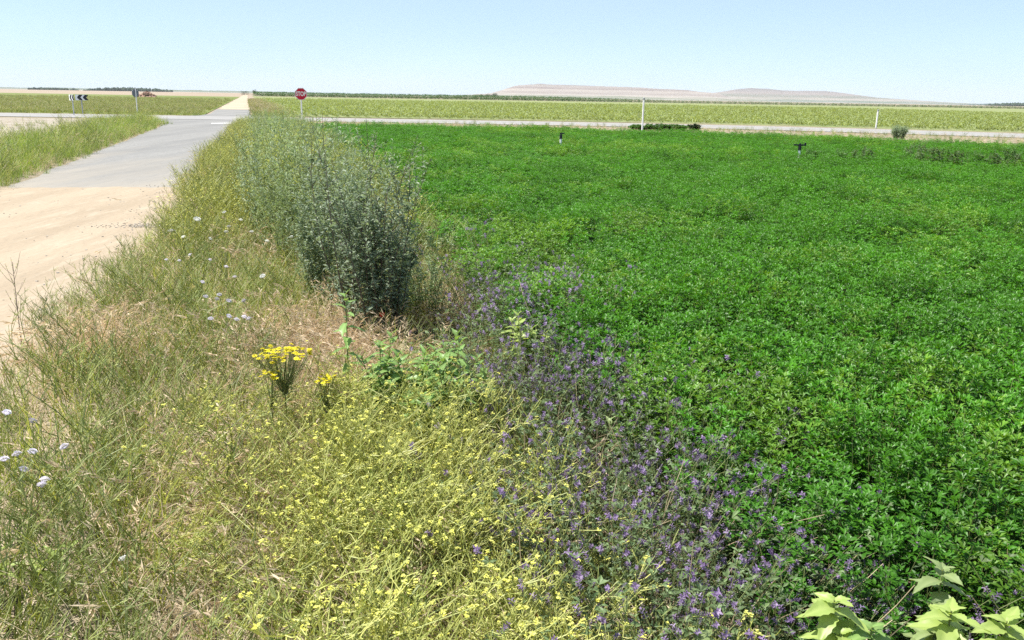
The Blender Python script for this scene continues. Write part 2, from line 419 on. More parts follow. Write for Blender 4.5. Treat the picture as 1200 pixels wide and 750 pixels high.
strip('dirt_track', np.stack([-1.3 - K * yt + .0005 * (yt - 62), yt], 1), 2.9, 0.018, M['track'], 'pale dirt track running straight to the horizon', 'track', jag=.12, seed=4)
# stop line: a row of white bars
for i in range(4):
    q0 = at(251 + i * 7.2, 144.9 - .12 * i)
    mb = MB(); mb.box((0, 0, 0), (.30, .75, .004)); b = obj('stop_line_bar', mb.mesh('stop_line_bar', M['road_paint']), loc=(q0.x, q0.y, .0165), rotz=math.radians(17))
    b.parent = lane
for i, dy in enumerate((-3.35, 3.35)):
    d = np.gradient(ROAD, axis=0); nn = norm(np.stack([-d[:, 1], d[:, 0]], 1))
    c = ROAD + nn * dy
    keep = (c[:, 0] < -25) if i == 0 else (c[:, 0] < -25)
    keep2 = c[:, 0] > -13
    for kp in (keep, keep2):
        q = c[kp]
        if len(q) > 2:
            e = strip('edge_line', q, .12, .0285, M['road_paint'], None, None)
            del e['kind']; e.parent = bpy.data.objects['road']

fy = np.linspace(0.2, 33, 40)
FE = lambda y: field_edge(y) - K * y
FAR_EDGE = [(-8.0, 35.0), (0, 34.5), (8, 32), (16, 27), (26, 19), (36, 10)]
sheet('field_soil', [(FE(y), y) for y in fy] + FAR_EDGE[1:] + [(36, 0.2)], 0.004, M['field_soil'], 'dark soil under the green alfalfa', 'ground')
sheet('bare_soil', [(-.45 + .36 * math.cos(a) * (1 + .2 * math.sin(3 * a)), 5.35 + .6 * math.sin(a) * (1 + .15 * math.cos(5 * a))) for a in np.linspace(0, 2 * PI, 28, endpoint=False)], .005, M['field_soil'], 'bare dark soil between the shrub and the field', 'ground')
sheet('gravel_clearing', [(-60, 28), (-16.5, 30), (-14.8, 36), (-17.8, 45), (-22, 50), (-60, 49.5)], 0.004, M['gravel_ground'], 'bare stony ground between the lane and the road', 'ground')
# fields beyond the road
sheet('meadow', [(-3.2 - K * 62, 62), (-2.8 - K * 350, 350), (-420, 370), (-420, 60), (-90, 58.5), (-40, 60.5)], 0.006, M['meadow_ground'], 'yellow green meadow beyond the road on the side of the road signs', 'field')
sheet('crop_field', [(2.5 - K * 63, 63), (8, 62.5), (19, 60), (30, 54), (46, 43), (75, 22), (700, 120), (620, 520), (60, 470), (2.5 - K * 440, 440)], 0.006, M['crop_ground'], 'light green row crop field beyond the road', 'field')

# hills and far woods
def ridge(name, prof, dist, depth, mat, label, seed=0, rough=1.0, n=260):
    """a low range at this distance: prof = [(pixel column, height in metres)], rising over `depth` metres and falling behind"""
    rng = np.random.default_rng(seed)
    px = np.linspace(prof[0][0], prof[-1][0], n)
    hh = np.interp(px, [p[0] for p in prof], [p[1] for p in prof])
    rows = [(0, 0), (.25, .22), (.5, .42), (.7, .62), (.86, .86), (1, 1), (1.3, 1.0), (1.9, 0)]
    V, F = [], []
    for j, (t, a) in enumerate(rows):
        for i in range(n):
            x = (px[i] - 600) / 1000 * dist
            nz = mnoise.noise((px[i] * .03, t * 2.5, seed)) + .5 * mnoise.noise((px[i] * .09, t * 5, seed + 7))
            h = hh[i] * min(1, max(0, a + (.12 * nz * rough if 0 < t < 1.9 else 0)))
            if t >= 1: h = hh[i] * (1 + .07 * nz * rough) + 2.5 * mnoise.noise((px[i] * .35, 3.3, seed)) * min(1, hh[i] / 20) if t < 1.9 else 0
            y = dist + depth * (t + .08 * nz)
            V.append((x * (1 + depth * t / dist), y, -1 + h))
    for j in range(len(rows) - 1):
        for i in range(n - 1):
            F.append((j * n + i, j * n + i + 1, (j + 1) * n + i + 1, (j + 1) * n + i))
    me = bpy.data.meshes.new(name); me.from_pydata(V, [], F); me.materials.append(mat); me.update()
    me.polygons.foreach_set('use_smooth', [True] * len(F))
    return tag(obj(name, me), label, 'hills', kind='structure')

def hillmat(name, low, high, band):
    dim = lambda c: (c[0] * .68, c[1] * .69, c[2] * .71)
    low, high, band = dim(low), dim(high), [(p_, dim(c_)) for p_, c_ in band]
    m, nt, N, L, out = newmat(name)
    tc = N.new('ShaderNodeTexCoord'); sp = N.new('ShaderNodeSeparateXYZ'); L.new(tc.outputs['Object'], sp.inputs[0])
    mp = N.new('ShaderNodeMapping'); mp.inputs['Scale'].default_value = (.0016, .0022, .06); L.new(tc.outputs['Object'], mp.inputs['Vector'])
    nz = N.new('ShaderNodeTexNoise'); nz.inputs['Scale'].default_value = 1.6; nz.inputs['Detail'].default_value = 6; L.new(mp.outputs[0], nz.inputs['Vector'])
    ad = N.new('ShaderNodeMath'); ad.operation = 'MULTIPLY_ADD'; ad.inputs[1].default_value = 46; L.new(nz.outputs['Fac'], ad.inputs[0]); L.new(sp.outputs['Z'], ad.inputs[2])
    cr = N.new('ShaderNodeValToRGB'); mr = N.new('ShaderNodeMapRange'); mr.inputs['From Min'].default_value = 12; mr.inputs['From Max'].default_value = 140
    L.new(ad.outputs[0], mr.inputs['Value']); L.new(mr.outputs['Result'], cr.inputs['Fac'])
    e = cr.color_ramp.elements; e[0].position = 0; e[0].color = (*low, 1); e[1].position = 1; e[1].color = (*high, 1)
    for p, c in band:
        k = e.new(p); k.color = (*c, 1)
    p = N.new('ShaderNodeBsdfPrincipled'); p.inputs['Roughness'].default_value = 1; p.inputs['Specular IOR Level'].default_value = 0
    L.new(cr.outputs[0], p.inputs['Base Color']); L.new(p.outputs[0], out.inputs['Surface'])
    return m
M['hill'] = hillmat('hill', (.44, .41, .35), (.26, .225, .205), [(.16, (.24, .25, .16)), (.26, (.46, .40, .33)), (.42, (.34, .28, .235)), (.56, (.46, .39, .32)), (.70, (.28, .22, .19)), (.82, (.38, .32, .27))])
M['hill_green'] = hillmat('hill_green', (.42, .39, .34), (.25, .22, .20), [(.18, (.16, .20, .13)), (.32, (.42, .36, .29)), (.5, (.22, .22, .16)), (.7, (.34, .28, .24))])
D1 = 6000.
ridge('hills', [(470, 0), (540, 14), (572, 34), (585, 62), (600, 98), (625, 112), (680, 110), (740, 100), (790, 86), (812, 70), (830, 62), (845, 30), (880, 10), (915, 0)], D1, 1500, M['hill'], 'flat topped pale mauve hills on the horizon', 3)
ridge('hills', [(760, 0), (800, 50), (835, 96), (850, 118), (866, 134), (885, 128), (905, 112), (925, 116), (945, 122), (962, 108), (985, 84), (1010, 60), (1040, 46), (1075, 30), (1110, 18), (1180, 10), (1300, 6)], 7600., 1500, M['hill_green'], 'rounded mauve hills sloping down to the east end of the range', 11)
bpy.data.objects['hills.001']['label'] = 'twin rounded mauve hills trailing off into a long low slope'
ridge('low_ridge', [(-300, 18), (-60, 22), (0, 16), (40, 12), (80, 18), (120, 14), (200, 15), (300, 14), (380, 10), (460, 6), (560, 4), (700, 0)], 5200., 1200, M['hill_green'], 'long low tan rise on the horizon behind the meadow', 21, rough=1.5)
ridge('low_ridge', [(1090, 0), (1140, 16), (1170, 20), (1230, 18), (1300, 22), (1450, 10)], 6500., 900, M['woods'], 'dark wooded rise at the edge of the plain past the hills', 31)

def woods(name, spans, dist, label, seed):
    rng = np.random.default_rng(seed); mb = MB()
    for a, b, h in spans:
        for x in np.arange(a, b, .7):
            e = math.sin(PI * (x - a) / (b - a)) ** .35
            c = np.array([(x - 600) / 1000 * dist, dist + rng.uniform(-60, 60), 0]); hh = h * e * rng.uniform(.75, 1.1); r = rng.uniform(4, 8)
            nth = 7
            an = np.arange(nth) * 2 * PI / nth
            prof = [(0, .8), (.35, 1.0), (.75, .75), (1.0, .1)]
            v = np.concatenate([np.stack([np.cos(an) * r * q * rng.uniform(.8, 1.2, nth), np.sin(an) * r * q, 0 * an + hh * z], 1) for z, q in prof]) + c
            f = [t for i in range(3) for j in range(nth) for t in ((i * nth + j, i * nth + (j + 1) % nth, (i + 1) * nth + (j + 1) % nth), (i * nth + j, (i + 1) * nth + (j + 1) % nth, (i + 1) * nth + j))]
            mb.add(v, f)
    return tag(obj(name, mb.mesh(name, M['woods'])), label, 'woods', kind='stuff')
woods('far_woods', [(120, 208, 13), (52, 72, 9), (75, 97, 8), (1140, 1215, 12)], 3000., 'dark line of far off woods on the horizon', 5)

# ------------------------------------------------------------------ plant prototypes
def rot_z(v, a):
    c, s = np.cos(a), np.sin(a)
    return np.stack([v[..., 0] * c - v[..., 1] * s, v[..., 0] * s + v[..., 1] * c, v[..., 2]], -1)

def trifoliate(mb, rng, base, az, up, L, mat, tint, wr=.42):
    """three leaflets on a short stalk at each base point"""
    n = len(base)
    out = np.stack([np.cos(az), np.sin(az), up], 1); out = norm(out)
    tip = base + out * (L * rng.uniform(.6, 1.1, n))[:, None]
    for k, da in enumerate((-1.05, 0, 1.05)):
        a = az + da + rng.normal(0, .15, n)
        d = norm(np.stack([np.cos(a), np.sin(a), up * .8 + rng.normal(0, .3, n)], 1))
        nrm = norm(np.stack([rng.normal(0, .35, n) - np.cos(a) * up * .6, rng.normal(0, .35, n) - np.sin(a) * up * .6, np.ones(n)], 1))
        mb.leaves(tip, d, nrm, L * rng.uniform(.85, 1.15, n), L * wr * rng.uniform(.85, 1.15, n), mat, tint + rng.normal(0, .12, n), fold=.22, droop=.12, mid=.58)

def stems(rng, n, R, h, lean, k=5, bend=.12):
    """n curved stems from a disc; returns paths (n,k,3)"""
    a = rng.uniform(0, 2 * PI, n); r = R * np.sqrt(rng.uniform(0, 1, n))
    b = np.stack([np.cos(a) * r, np.sin(a) * r, 0 * a], 1)
    la = a + rng.normal(0, .9, n); ll = np.abs(rng.normal(lean, lean * .5, n))
    t = np.linspace(0, 1, k)[None, :, None]
    d = np.stack([np.cos(la) * ll, np.sin(la) * ll, 0 * la], 1)[:, None]
    wob = rng.normal(0, bend, (n, 1, 3)) * np.array([1, 1, 0])
    H = np.asarray(h)[:, None, None] * np.array([0, 0, 1.0])
    return b[:, None] + d * t ** 1.6 * np.asarray(h)[:, None, None] + wob * (t * (1 - t)) * np.asarray(h)[:, None, None] * 2 + H * t * (1 - .25 * ll[:, None, None] * t)

def along(Q, t):
    """points at fraction t (n,m) along paths Q (n,k,3)"""
    n, k, _ = Q.shape
    u = np.clip(t, 0, .9999) * (k - 1); i = u.astype(int); f = (u - i)[..., None]
    ar = np.arange(n)[:, None]
    return Q[ar, i] * (1 - f) + Q[ar, i + 1] * f, norm(Q[ar, i + 1] - Q[ar, i])

def alfalfa(seed, n=23, R=.17, h=(.36, .46), L=.029, rows=10):
    rng = np.random.default_rng(seed); mb = MB()
    H = rng.uniform(*h, n); Q = stems(rng, n, R, H, .12)
    mb.tubes(Q, .0016, .0008, 1, .4)
    t = np.linspace(.42, .97, rows)[None] + rng.normal(0, .02, (n, rows))
    p, _ = along(Q, t)
    az = (np.arange(rows)[None] * 2.4 + rng.uniform(0, 6.28, (n, 1)) + rng.normal(0, .3, (n, rows)))
    tint = np.broadcast_to(np.clip((t - .45) * 1.2, 0, 1), t.shape) + rng.normal(0, .12, (n, 1))
    sz = L * (1.15 - .25 * t) * rng.uniform(.8, 1.2, (n, 1))
    trifoliate(mb, rng, p.reshape(-1, 3), az.ravel(), rng.uniform(.15, .7, n * rows), sz.ravel(), 0, tint.ravel())
    # star of young leaves at the tip
    for j in range(4):
        trifoliate(mb, rng, Q[:, -1] + [0, 0, .004 * j], j * 1.6 + rng.uniform(0, 1, n), rng.uniform(.6, 1.5, n), L * rng.uniform(.7, 1.05, n), 0, np.clip(rng.normal(.85, .15, n), 0, 1.2), wr=.36)
    return mb

def raceme(mb, rng, P, D, L, mat, n=12):
    """a small head of petals round the end of a stalk at each point"""
    for i in range(n):
        f = (i + .5) / n
        a = i * 2.4 + rng.uniform(0, .5, len(P))
        A = norm(np.cross(D, np.array([0.3, .2, 1.0]))); B = np.cross(D, A)
        o = A * np.cos(a)[:, None] + B * np.sin(a)[:, None]
        mb.leaves(P + D * (L * f)[:, None], o + D * .5, D, L * .42 * rng.uniform(.8, 1.2, len(P)), L * .26, mat, np.clip(rng.normal(.4, .3, len(P)), 0, 1))

def alfalfa_flower(seed, n=15, R=.20, h=(.30, .46), nfl=.62, L=.018, rows=13, dry=0.18):
    rng = np.random.default_rng(seed); mb = MB()
    H = rng.uniform(*h, n); Q = stems(rng, n, R, H, .42, k=6, bend=.2)
    isdry = rng.uniform(0, 1, n) < dry
    if isdry.any(): mb.tubes(Q[isdry], .0018, .001, 3, rng.uniform(.2, .9, isdry.sum()))
    mb.tubes(Q[~isdry], .0017, .0009, 1, .35)
    t = np.linspace(.2, .98, rows)[None] + rng.normal(0, .02, (n, rows))
    p, d = along(Q, t)
    az = np.arange(rows)[None] * 2.4 + rng.uniform(0, 6.28, (n, 1))
    keep = (~isdry[:, None]) & (rng.uniform(0, 1, (n, rows)) < .85)
    trifoliate(mb, rng, p[keep], np.broadcast_to(az, t.shape)[keep], rng.uniform(.1, .7, keep.sum()), L * rng.uniform(.7, 1.25, keep.sum()), 0, np.clip(t[keep] * .8 + rng.normal(0, .2, keep.sum()), 0, 1))
    m = 4
    t2 = rng.uniform(.68, 1.0, (n, m)); p, d = along(Q, t2); a = rng.uniform(0, 6.28, (n, m))
    k2 = (rng.uniform(0, 1, (n, m)) < nfl) & (~isdry[:, None])
    o = np.stack([np.cos(a) * .7, np.sin(a) * .7, 1 + 0 * a], -1)[k2]; o = norm(o)
    q0 = p[k2]; q1 = q0 + o * rng.uniform(.025, .05, len(o))[:, None]
    mb.tubes(np.stack([q0, q1], 1), .0008, .0007, 1, .4)
    raceme(mb, rng, q1, o, rng.uniform(.012, .025, len(o)), 2)
    return mb

def grass(seed, n=34, R=.09, h=(.25, .5), lean=.5, w=.004, heads=.3, mat=0, hmat=1, k=5, hl=.05):
    rng = np.random.default_rng(seed); mb = MB()
    H = rng.uniform(*h, n); Q = stems(rng, n, R, H, lean, k=k, bend=.25)
    mb.ribbons(Q, w * rng.uniform(.6, 1.3, n), None, mat, np.clip(rng.normal(.5, .3, n), 0, 1))
    hd = rng.uniform(0, 1, n) < heads
    if hd.any():
        p, d = along(Q[hd], np.full((hd.sum(), 1), .97)); p, d = p[:, 0], d[:, 0]; m = len(p)
        for j in range(6):
            a = rng.uniform(0, 6.28, m); o = norm(d * .9 + np.stack([np.cos(a), np.sin(a), -.5 + 0 * a], 1) * .55)
            mb.leaves(p - d * (.012 * j), o, np.stack([-np.sin(a), np.cos(a), 0 * a + .3], 1), hl * rng.uniform(.5, 1, m), hl * .13, hmat, np.clip(rng.normal(.6, .25, m), 0, 1), mid=.35)
    return mb

def wiry(seed, n=12, R=.08, h=(.3, .55), stemmat=0, leafm=0, nb=7, lw=.004, ll=.035, flower=None, fl=.006, r=1.0):
    """thin branching stalks with a few narrow leaves"""
    rng = np.random.default_rng(seed); mb = MB()
    H = rng.uniform(*h, n); Q = stems(rng, n, R, H, .35, k=5, bend=.25)
    tn = np.clip(rng.normal(.5, .25, n), 0, 1)
    mb.tubes(Q, .0016 * r, .0007 * r, stemmat, tn)
    t = rng.uniform(.2, .95, (n, nb)); p, d = along(Q, t); a = rng.uniform(0, 6.28, (n, nb))
    o = norm(np.stack([np.cos(a), np.sin(a), rng.uniform(.5, 1.3, (n, nb))], -1))
    bl = (H[:, None] * .38 * (1.1 - t) * rng.uniform(.6, 1.2, (n, nb)) + .03)[..., None]
    B = np.stack([p, p + o * bl * .5 + [0, 0, .006], p + o * bl + np.array([0, 0, .2]) * bl], 2).reshape(-1, 3, 3)
    mb.tubes(B, .0010 * r, .0005 * r, stemmat, np.repeat(tn, nb))
    mb.leaves(np.repeat(p.reshape(-1, 3), 1, 0), (o * np.array([1, 1, .6])).reshape(-1, 3), [0, 0, 1], ll * rng.uniform(.5, 1.3, n * nb), lw, leafm, np.clip(rng.normal(.5, .25, n * nb), 0, 1))
    if flower is not None:
        q = B[rng.uniform(0, 1, len(B)) < .6][:, -1]
        for j in range(5):
            aa = j * 1.256 + rng.uniform(0, .4, len(q))
            mb.leaves(q, np.stack([np.cos(aa), np.sin(aa), .5 + 0 * aa], 1), [0, 0, 1], fl * rng.uniform(.8, 1.2, len(q)), fl * .8, flower, np.clip(rng.normal(.5, .3, len(q)), 0, 1))
    return mb

def leafy_stalks(seed, n, R, h, L, W, rows, lean=.12, leafm=0, stemm=1, r0=.004, side=0, up=.5, bend=.12):
    """upright stalks closely set with narrow leaves; side branches likewise"""
    rng = np.random.default_rng(seed); ms, ml = MB(), MB()
    H = rng.uniform(*h, n); Q = stems(rng, n, R, H, lean, k=7, bend=bend)
    ms.tubes(Q, r0 * rng.uniform(.7, 1.2, n), r0 * .25, 0, rng.uniform(.2, .8, n), sides=4)
    paths = [Q]
    if side:
        t = rng.uniform(.15, .9, (n, side)); p, d = along(Q, t); a = rng.uniform(0, 6.28, (n, side))
        o = norm(np.stack([np.cos(a), np.sin(a), rng.uniform(.7, 1.6, (n, side))], -1))
        bl = (H[:, None] * .30 * (1.15 - t) * rng.uniform(.6, 1.25, (n, side)) + .05)[..., None]
        e = p + o * bl + np.array([0, 0, .35]) * bl
        m_ = p + o * bl * .55
        B = np.stack([p, m_, e], 2).reshape(-1, 3, 3)
        ms.tubes(B, r0 * .4, r0 * .15, 0, .5)
        paths.append(B)
    for i, q in enumerate(paths):
        rr = rows if i == 0 else max(6, rows // 3)
        m = len(q)
        t = rng.uniform(.12 if i == 0 else .1, 1, (m, rr)); p, d = along(q, t)
        a = rng.uniform(0, 6.28, (m, rr))
        o = norm(np.stack([np.cos(a), np.sin(a), rng.normal(up, .35, (m, rr))], -1))
        nn = norm(np.stack([rng.normal(0, .5, (m, rr)), rng.normal(0, .5, (m, rr)), np.ones((m, rr))], -1))
        sz = rng.uniform(.55, 1.2, (m, rr)) * (1.15 - .5 * t)
        ml.leaves(p.reshape(-1, 3), o.reshape(-1, 3), nn.reshape(-1, 3), (L * sz).ravel(), (W * sz).ravel(), 0, np.clip(rng.normal(.5, .28, m * rr), 0, 1), droop=.18)
    return ms, ml

random.seed(4)
# ------------------------------------------------------------------ alfalfa field
def jitter_grid(x0, x1, y0, y1, step, rng):
    gx, gy = np.meshgrid(np.arange(x0, x1, step), np.arange(y0, y1, step))
    x = gx.ravel() + rng.uniform(-.5, .5, gx.size) * step; y = gy.ravel() + rng.uniform(-.5, .5, gy.size) * step
    return x, y
fe = np.array(FAR_EDGE)
def in_field(x, y, soft=0.0):
    return (S(x, y) > field_edge(y) + soft) & (y < np.interp(x, fe[:, 0], fe[:, 1]))

rng = np.random.default_rng(7)
X, Y = [], []
for (y0, y1, st) in ((.5, 7, .185), (7, 14, .21), (14, 24, .25), (24, 36, .32)):
    x, y = jitter_grid(-12, 40, y0, y1, st, rng)
    ns = rng.normal(0, .12, len(x))
    k = in_field(x, y, ns) & in_view(x, y, 1.4)
    X.append(x[k]); Y.append(y[k])
X = np.concatenate(X); Y = np.concatenate(Y)
nz = vnoise(X, Y, .35, 3.1) * .4 + vnoise(X, Y, 1.1, 9.0) * .45 + vnoise(X, Y, 2.6, 5.5) * .45
edge = np.clip((S(X, Y) - field_edge(Y)) / .7, 0, 1)
far = np.interp(Y, [5, 14, 24, 36], [1, 1.12, 1.3, 1.5])
leafy_spots = [at(px, py, z_) for px, py, z_ in ((978, 703, .5), (985, 742, .44), (1045, 716, .47), (1115, 716, .5), (1150, 742, .47), (1105, 667, .52))]
def crowd(x, y, r=.24):
    d = np.min([np.hypot(x - q.x, (y - q.y + .06)) for q in leafy_spots], 0)
    return np.clip(d / r, .42, 1)
sz = np.stack([(1.0 + .12 * rng.normal(0, 1, len(X))) * far, (1.0 + .12 * rng.normal(0, 1, len(X))) * far, (1 + .42 * nz) * (.82 + .18 * edge) * crowd(X, Y) * rng.uniform(.92, 1.1, len(X))], 1)
alf = [proto('alfalfa_tuft', alfalfa(10 + i, h=((.34, .46), (.36, .50), (.32, .44), (.38, .48))[i]), [M['alfalfa'], M['stem_green']]) for i in range(4)] + [proto('alfalfa_tuft', alfalfa(16 + i, h=(.36, .50)), [M['alfalfa_pale'], M['stem_green']]) for i in range(2)]
pale = vnoise(X, Y, .22, 6.3) * .5 + vnoise(X, Y, .9, 1.3) * .35 + rng.normal(0, .18, len(X)) > .27
scatter('alfalfa_crop', alf, np.stack([X, Y, 0 * X], 1), rng.uniform(0, 6.28, len(X)), sz, np.where(pale, rng.integers(4, 6, len(X)), rng.integers(0, 4, len(X))), 'dense bright green alfalfa covering the field', 'alfalfa', tilt=.06)

# ------------------------------------------------------------------ flowering alfalfa along the field edge
fl = [proto('flowering_tuft', alfalfa_flower(30 + i, dry=(.15, .3, .2, .5)[i], nfl=(.95, .72, .2, .2)[i]), [M['alfalfa_old'], M['stem_green'], M['purple'], M['stem_dry']]) for i in range(4)]
x, y = jitter_grid(-3, 4, .9, 9.0, .13, rng)
s = S(x, y); a = field_edge(y)
lo = np.interp(y, [0, 1.6, 3, 4.2, 4.9, 6, 9], [.66, .80, 1.0, 1.08, 1.45, 1.55, 1.75]); hi = a + .22
k = (s > lo + rng.normal(0, .08, len(x))) & (s < hi + rng.normal(0, .12, len(x))) & in_view(x, y) & (rng.uniform(0, 1, len(x)) < np.interp(y, [5.2, 6.4, 9], [.95, .25, .12]))
x, y = x[k], y[k]
zz = np.clip(1 + .3 * vnoise(x, y, 1.5, 2.0), .6, 1.4) * rng.uniform(.85, 1.25, len(x)) * crowd(x, y)
scatter('flowering_alfalfa', fl, np.stack([x, y, 0 * x], 1), rng.uniform(0, 6.28, len(x)), zz, np.where(vnoise(x, y, 1.7, 8.0) + rng.normal(0, .25, len(x)) > -.02, rng.integers(0, 2, len(x)), rng.integers(2, 4, len(x))), 'straggling purple flowered alfalfa along the edge of the field', 'wildflowers', tilt=.1)

# ------------------------------------------------------------------ verge grasses
def weight(x, y, blobs):
    w = np.zeros(len(x))
    for bx, by, rx, ry in blobs:
        w = np.maximum(w, np.exp(-(((x - bx) / rx) ** 2 + ((y - by) / ry) ** 2)))
    return w
dry_p = [proto('dry_tuft', grass(50 + i, n=34, R=.11, h=(.16, .40), lean=.8, w=.0062, heads=.5, hl=.045), [M['grass_dry'], M['grass_rust']]) for i in range(3)]
rust_p = [proto('brome_tuft', grass(60 + i, n=34, R=.10, h=(.18, .40), lean=.95, w=.0055, heads=.75, hl=.06), [M['grass_rust'], M['grass_rust']]) for i in range(3)]
green_p = [proto('green_tuft', grass(70 + i, n=30, R=.10, h=(.2, .48), lean=.5, w=.0075, heads=.12, hl=.03), [M['grass_green'], M['grass_dry']]) for i in range(3)]
wiry_p = [proto('wiry_weed', wiry(80 + i, n=8, R=.10, h=(.26, .54), nb=7, lw=.008, r=2.2), [M['weed']]) for i in range(3)]
yel_p = [proto('yellow_weed', wiry(90 + i, n=8, R=.09, h=(.3, .6), nb=8, flower=1, fl=.009, r=1.8), [M['mustard_stem'], M['mustard_flower']]) for i in range(2)]
P_all = dry_p + rust_p + green_p + wiry_p + yel_p
lush_p = [proto('lush_tuft', grass(75 + i, n=30, R=.10, h=(.2, .48), lean=.45, w=.0075, heads=.1, hl=.03), [M['grass_lush'], M['grass_dry']]) for i in range(3)]
P_road = dry_p + rust_p + lush_p + wiry_p + yel_p
X, Y, I, Z = [], [], [], []
for (y0, y1, st) in ((.7, 6.5, .135), (6.5, 11, .15), (11, 22, .19), (22, 44, .30)):
    x, y = jitter_grid(-16, 3, y0, y1, st, rng)
    s = S(x, y)
    k = (s > veg_left(y) + rng.normal(0, .10 + .06 * (y < 9), len(x))) & (s < np.minimum(field_edge(y) + .05, np.interp(y, [0, 2, 4, 6, 8, 44], [1.0, 1.1, 1.3, 1.6, 2.1, 2.4]))) & in_view(x, y)
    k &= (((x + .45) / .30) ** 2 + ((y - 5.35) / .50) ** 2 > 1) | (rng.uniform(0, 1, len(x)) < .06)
    x, y = x[k], y[k]; s = S(x, y)
    n = len(x); u = rng.uniform(0, 1, n)
    rust = weight(x, y, [(-.95, 4.9, .45, .85), (-.55, 4.2, .28, .45), (-2.6, 5.0, .25, .4), (-.75, 2.7, .16, .35), (-1.0, 3.3, .2, .3)])
    strawy = weight(x, y, [(-.95, 2.1, .25, .3), (-.1, 1.9, .35, .3), (-.2, 6.3, .45, .5)])
    green = np.clip(vnoise(x, y, .9, 1.7) * .7 + .5, 0, 1)
    midv = np.clip((y - 7.0) / 2.5, 0, 1)
    idx = np.where(u < .16, rng.integers(0, 3, n), np.where(u < .26, rng.integers(3, 6, n), np.where(u < .56 + .2 * green, rng.integers(6, 9, n), rng.integers(9, 12, n))))
    r2 = rng.uniform(0, 1, n)
    idx = np.where(r2 < rust * .95, rng.integers(3, 6, n), idx)
    idx = np.where((rust < .5) & (r2 < strawy * .8), rng.integers(0, 3, n), idx)
    lush = weight(x, y, [(-1.35, 1.9, .45, .9), (-1.9, 3.2, .45, .7), (-2.3, 4.0, .4, .6), (-1.9, 5.4, .35, .5)]) * (rust < .4)
    idx = np.where(rng.uniform(0, 1, n) < lush * .5, rng.integers(6, 12, n), idx)
    idx = np.where(rng.uniform(0, 1, n) < midv * .75, np.where(rng.uniform(0, 1, n) < .34, rng.integers(12, 14, n), rng.integers(6, 12, n)), idx)
    X.append(x); Y.append(y); I.append(idx)
    base = np.interp(y, [1, 7, 10, 20, 44], [.78, .85, 1.1, 1.2, .9]) * (1 - .45 * np.clip((veg_left(y) + .35 - s) / .5, 0, 1))
    Z.append(base * rng.uniform(.75, 1.25, n))
X, Y, I, Z = map(np.concatenate, (X, Y, I, Z))
scatter('verge_grass', P_all, np.stack([X, Y, 0 * X], 1), rng.uniform(0, 6.28, len(X)), Z, I, 'tangled dry and green grasses of the verge beside the sandy track', 'grass', tilt=.12)

# straw litter lying on the verge
mb = MB(); n = 6500
x = rng.uniform(-3.4, 1.2, n); y = rng.uniform(1.2, 8.5, n); s = S(x, y); k = (s > veg_left(y) + .02) & (s < 1.7); x, y = x[k], y[k]; n = len(x)
a = rng.uniform(0, 6.28, n); l = rng.uniform(.05, .22, n); z = rng.uniform(.005, .12, n)
d = np.stack([np.cos(a) * l, np.sin(a) * l, rng.normal(0, .12, n) * l], 1); p = np.stack([x, y, z], 1)
mb.ribbons(np.stack([p, p + d * .5 + [0, 0, .008], p + d], 1), .003, None, 0, np.clip(rng.normal(.6, .3, n), 0, 1), taper=False)
tag(obj('straw_litter', mb.mesh('straw_litter', M['grass_dry'])), 'loose pale straw lying between the verge grasses', 'straw', kind='stuff')

# grass beside the lane on its far side, and round the clearing and road edges
X, Y, I, Z = [], [], [], []
for (x0, x1, y0, y1, st) in ((-26, -6, 9, 45, .21), (-48, -8, 9, 46, .5)):
    x, y = jitter_grid(x0, x1, y0, y1, st, rng); s = S(x, y)
    wdt = np.interp(y, [10, 20, 30, 40, 45], [3.4, 2.2, 2.0, 1.8, 1.4])
    e = (-4.15 - s) / wdt
    nzv = vnoise(x, y, .3, 4.0)
    if st < .4: k = (s < -4.12 + rng.normal(0, .09, len(x))) & (e < 1 + .35 * nzv + rng.normal(0, .12, len(x)))
    else: k = (s < -5) & (rng.uniform(0, 1, len(x)) < .05 + .35 * nzv)
    k &= in_view(x, y, 2.0)
    x, y = x[k], y[k]; n = len(x)
    X.append(x); Y.append(y); u = rng.uniform(0, 1, n)
    I.append(np.where(u < .08, rng.integers(0, 3, n), np.where(u < .84, rng.integers(6, 9, n), np.where(u < .93, rng.integers(9, 12, n), rng.integers(12, 14, n)))))
    Z.append(np.interp(S(x, y), [-6, -4.9, -4.15], [1.25, 1.2, .55]) * rng.uniform(.8, 1.35, n) * (1.0 if st < .4 else .6))
# road verge between the field and the road
x, y = jitter_grid(-14, 46, 14, 53, .55, rng)
dist = np.min(np.hypot(x[:, None] - ROAD[None, :, 0], y[:, None] - ROAD[None, :, 1]), 1)
k = (dist > 3.9) & (y > np.interp(x, fe[:, 0], fe[:, 1]) + .3) & (y < np.interp(x, ROAD[:, 0], ROAD[:, 1])) & in_view(x, y, 3) & (S(x, y) > -1) & ((dist < 8) | (rng.uniform(0, 1, len(x)) < .6))
x, y = x[k], y[k]; n = len(x); u = rng.uniform(0, 1, n)
X.append(x); Y.append(y); I.append(np.where(u < .4, rng.integers(0, 3, n), np.where(u < .8, rng.integers(6, 9, n), rng.integers(9, 12, n)))); Z.append(rng.uniform(.4, .75, n))
X, Y, I, Z = map(np.concatenate, (X, Y, I, Z))
scatter('roadside_grass', P_road, np.stack([X, Y, 0 * X], 1), rng.uniform(0, 6.28, len(X)), Z, I, 'knee high green grass along the far side of the lane and the road edge', 'grass', tilt=.08)

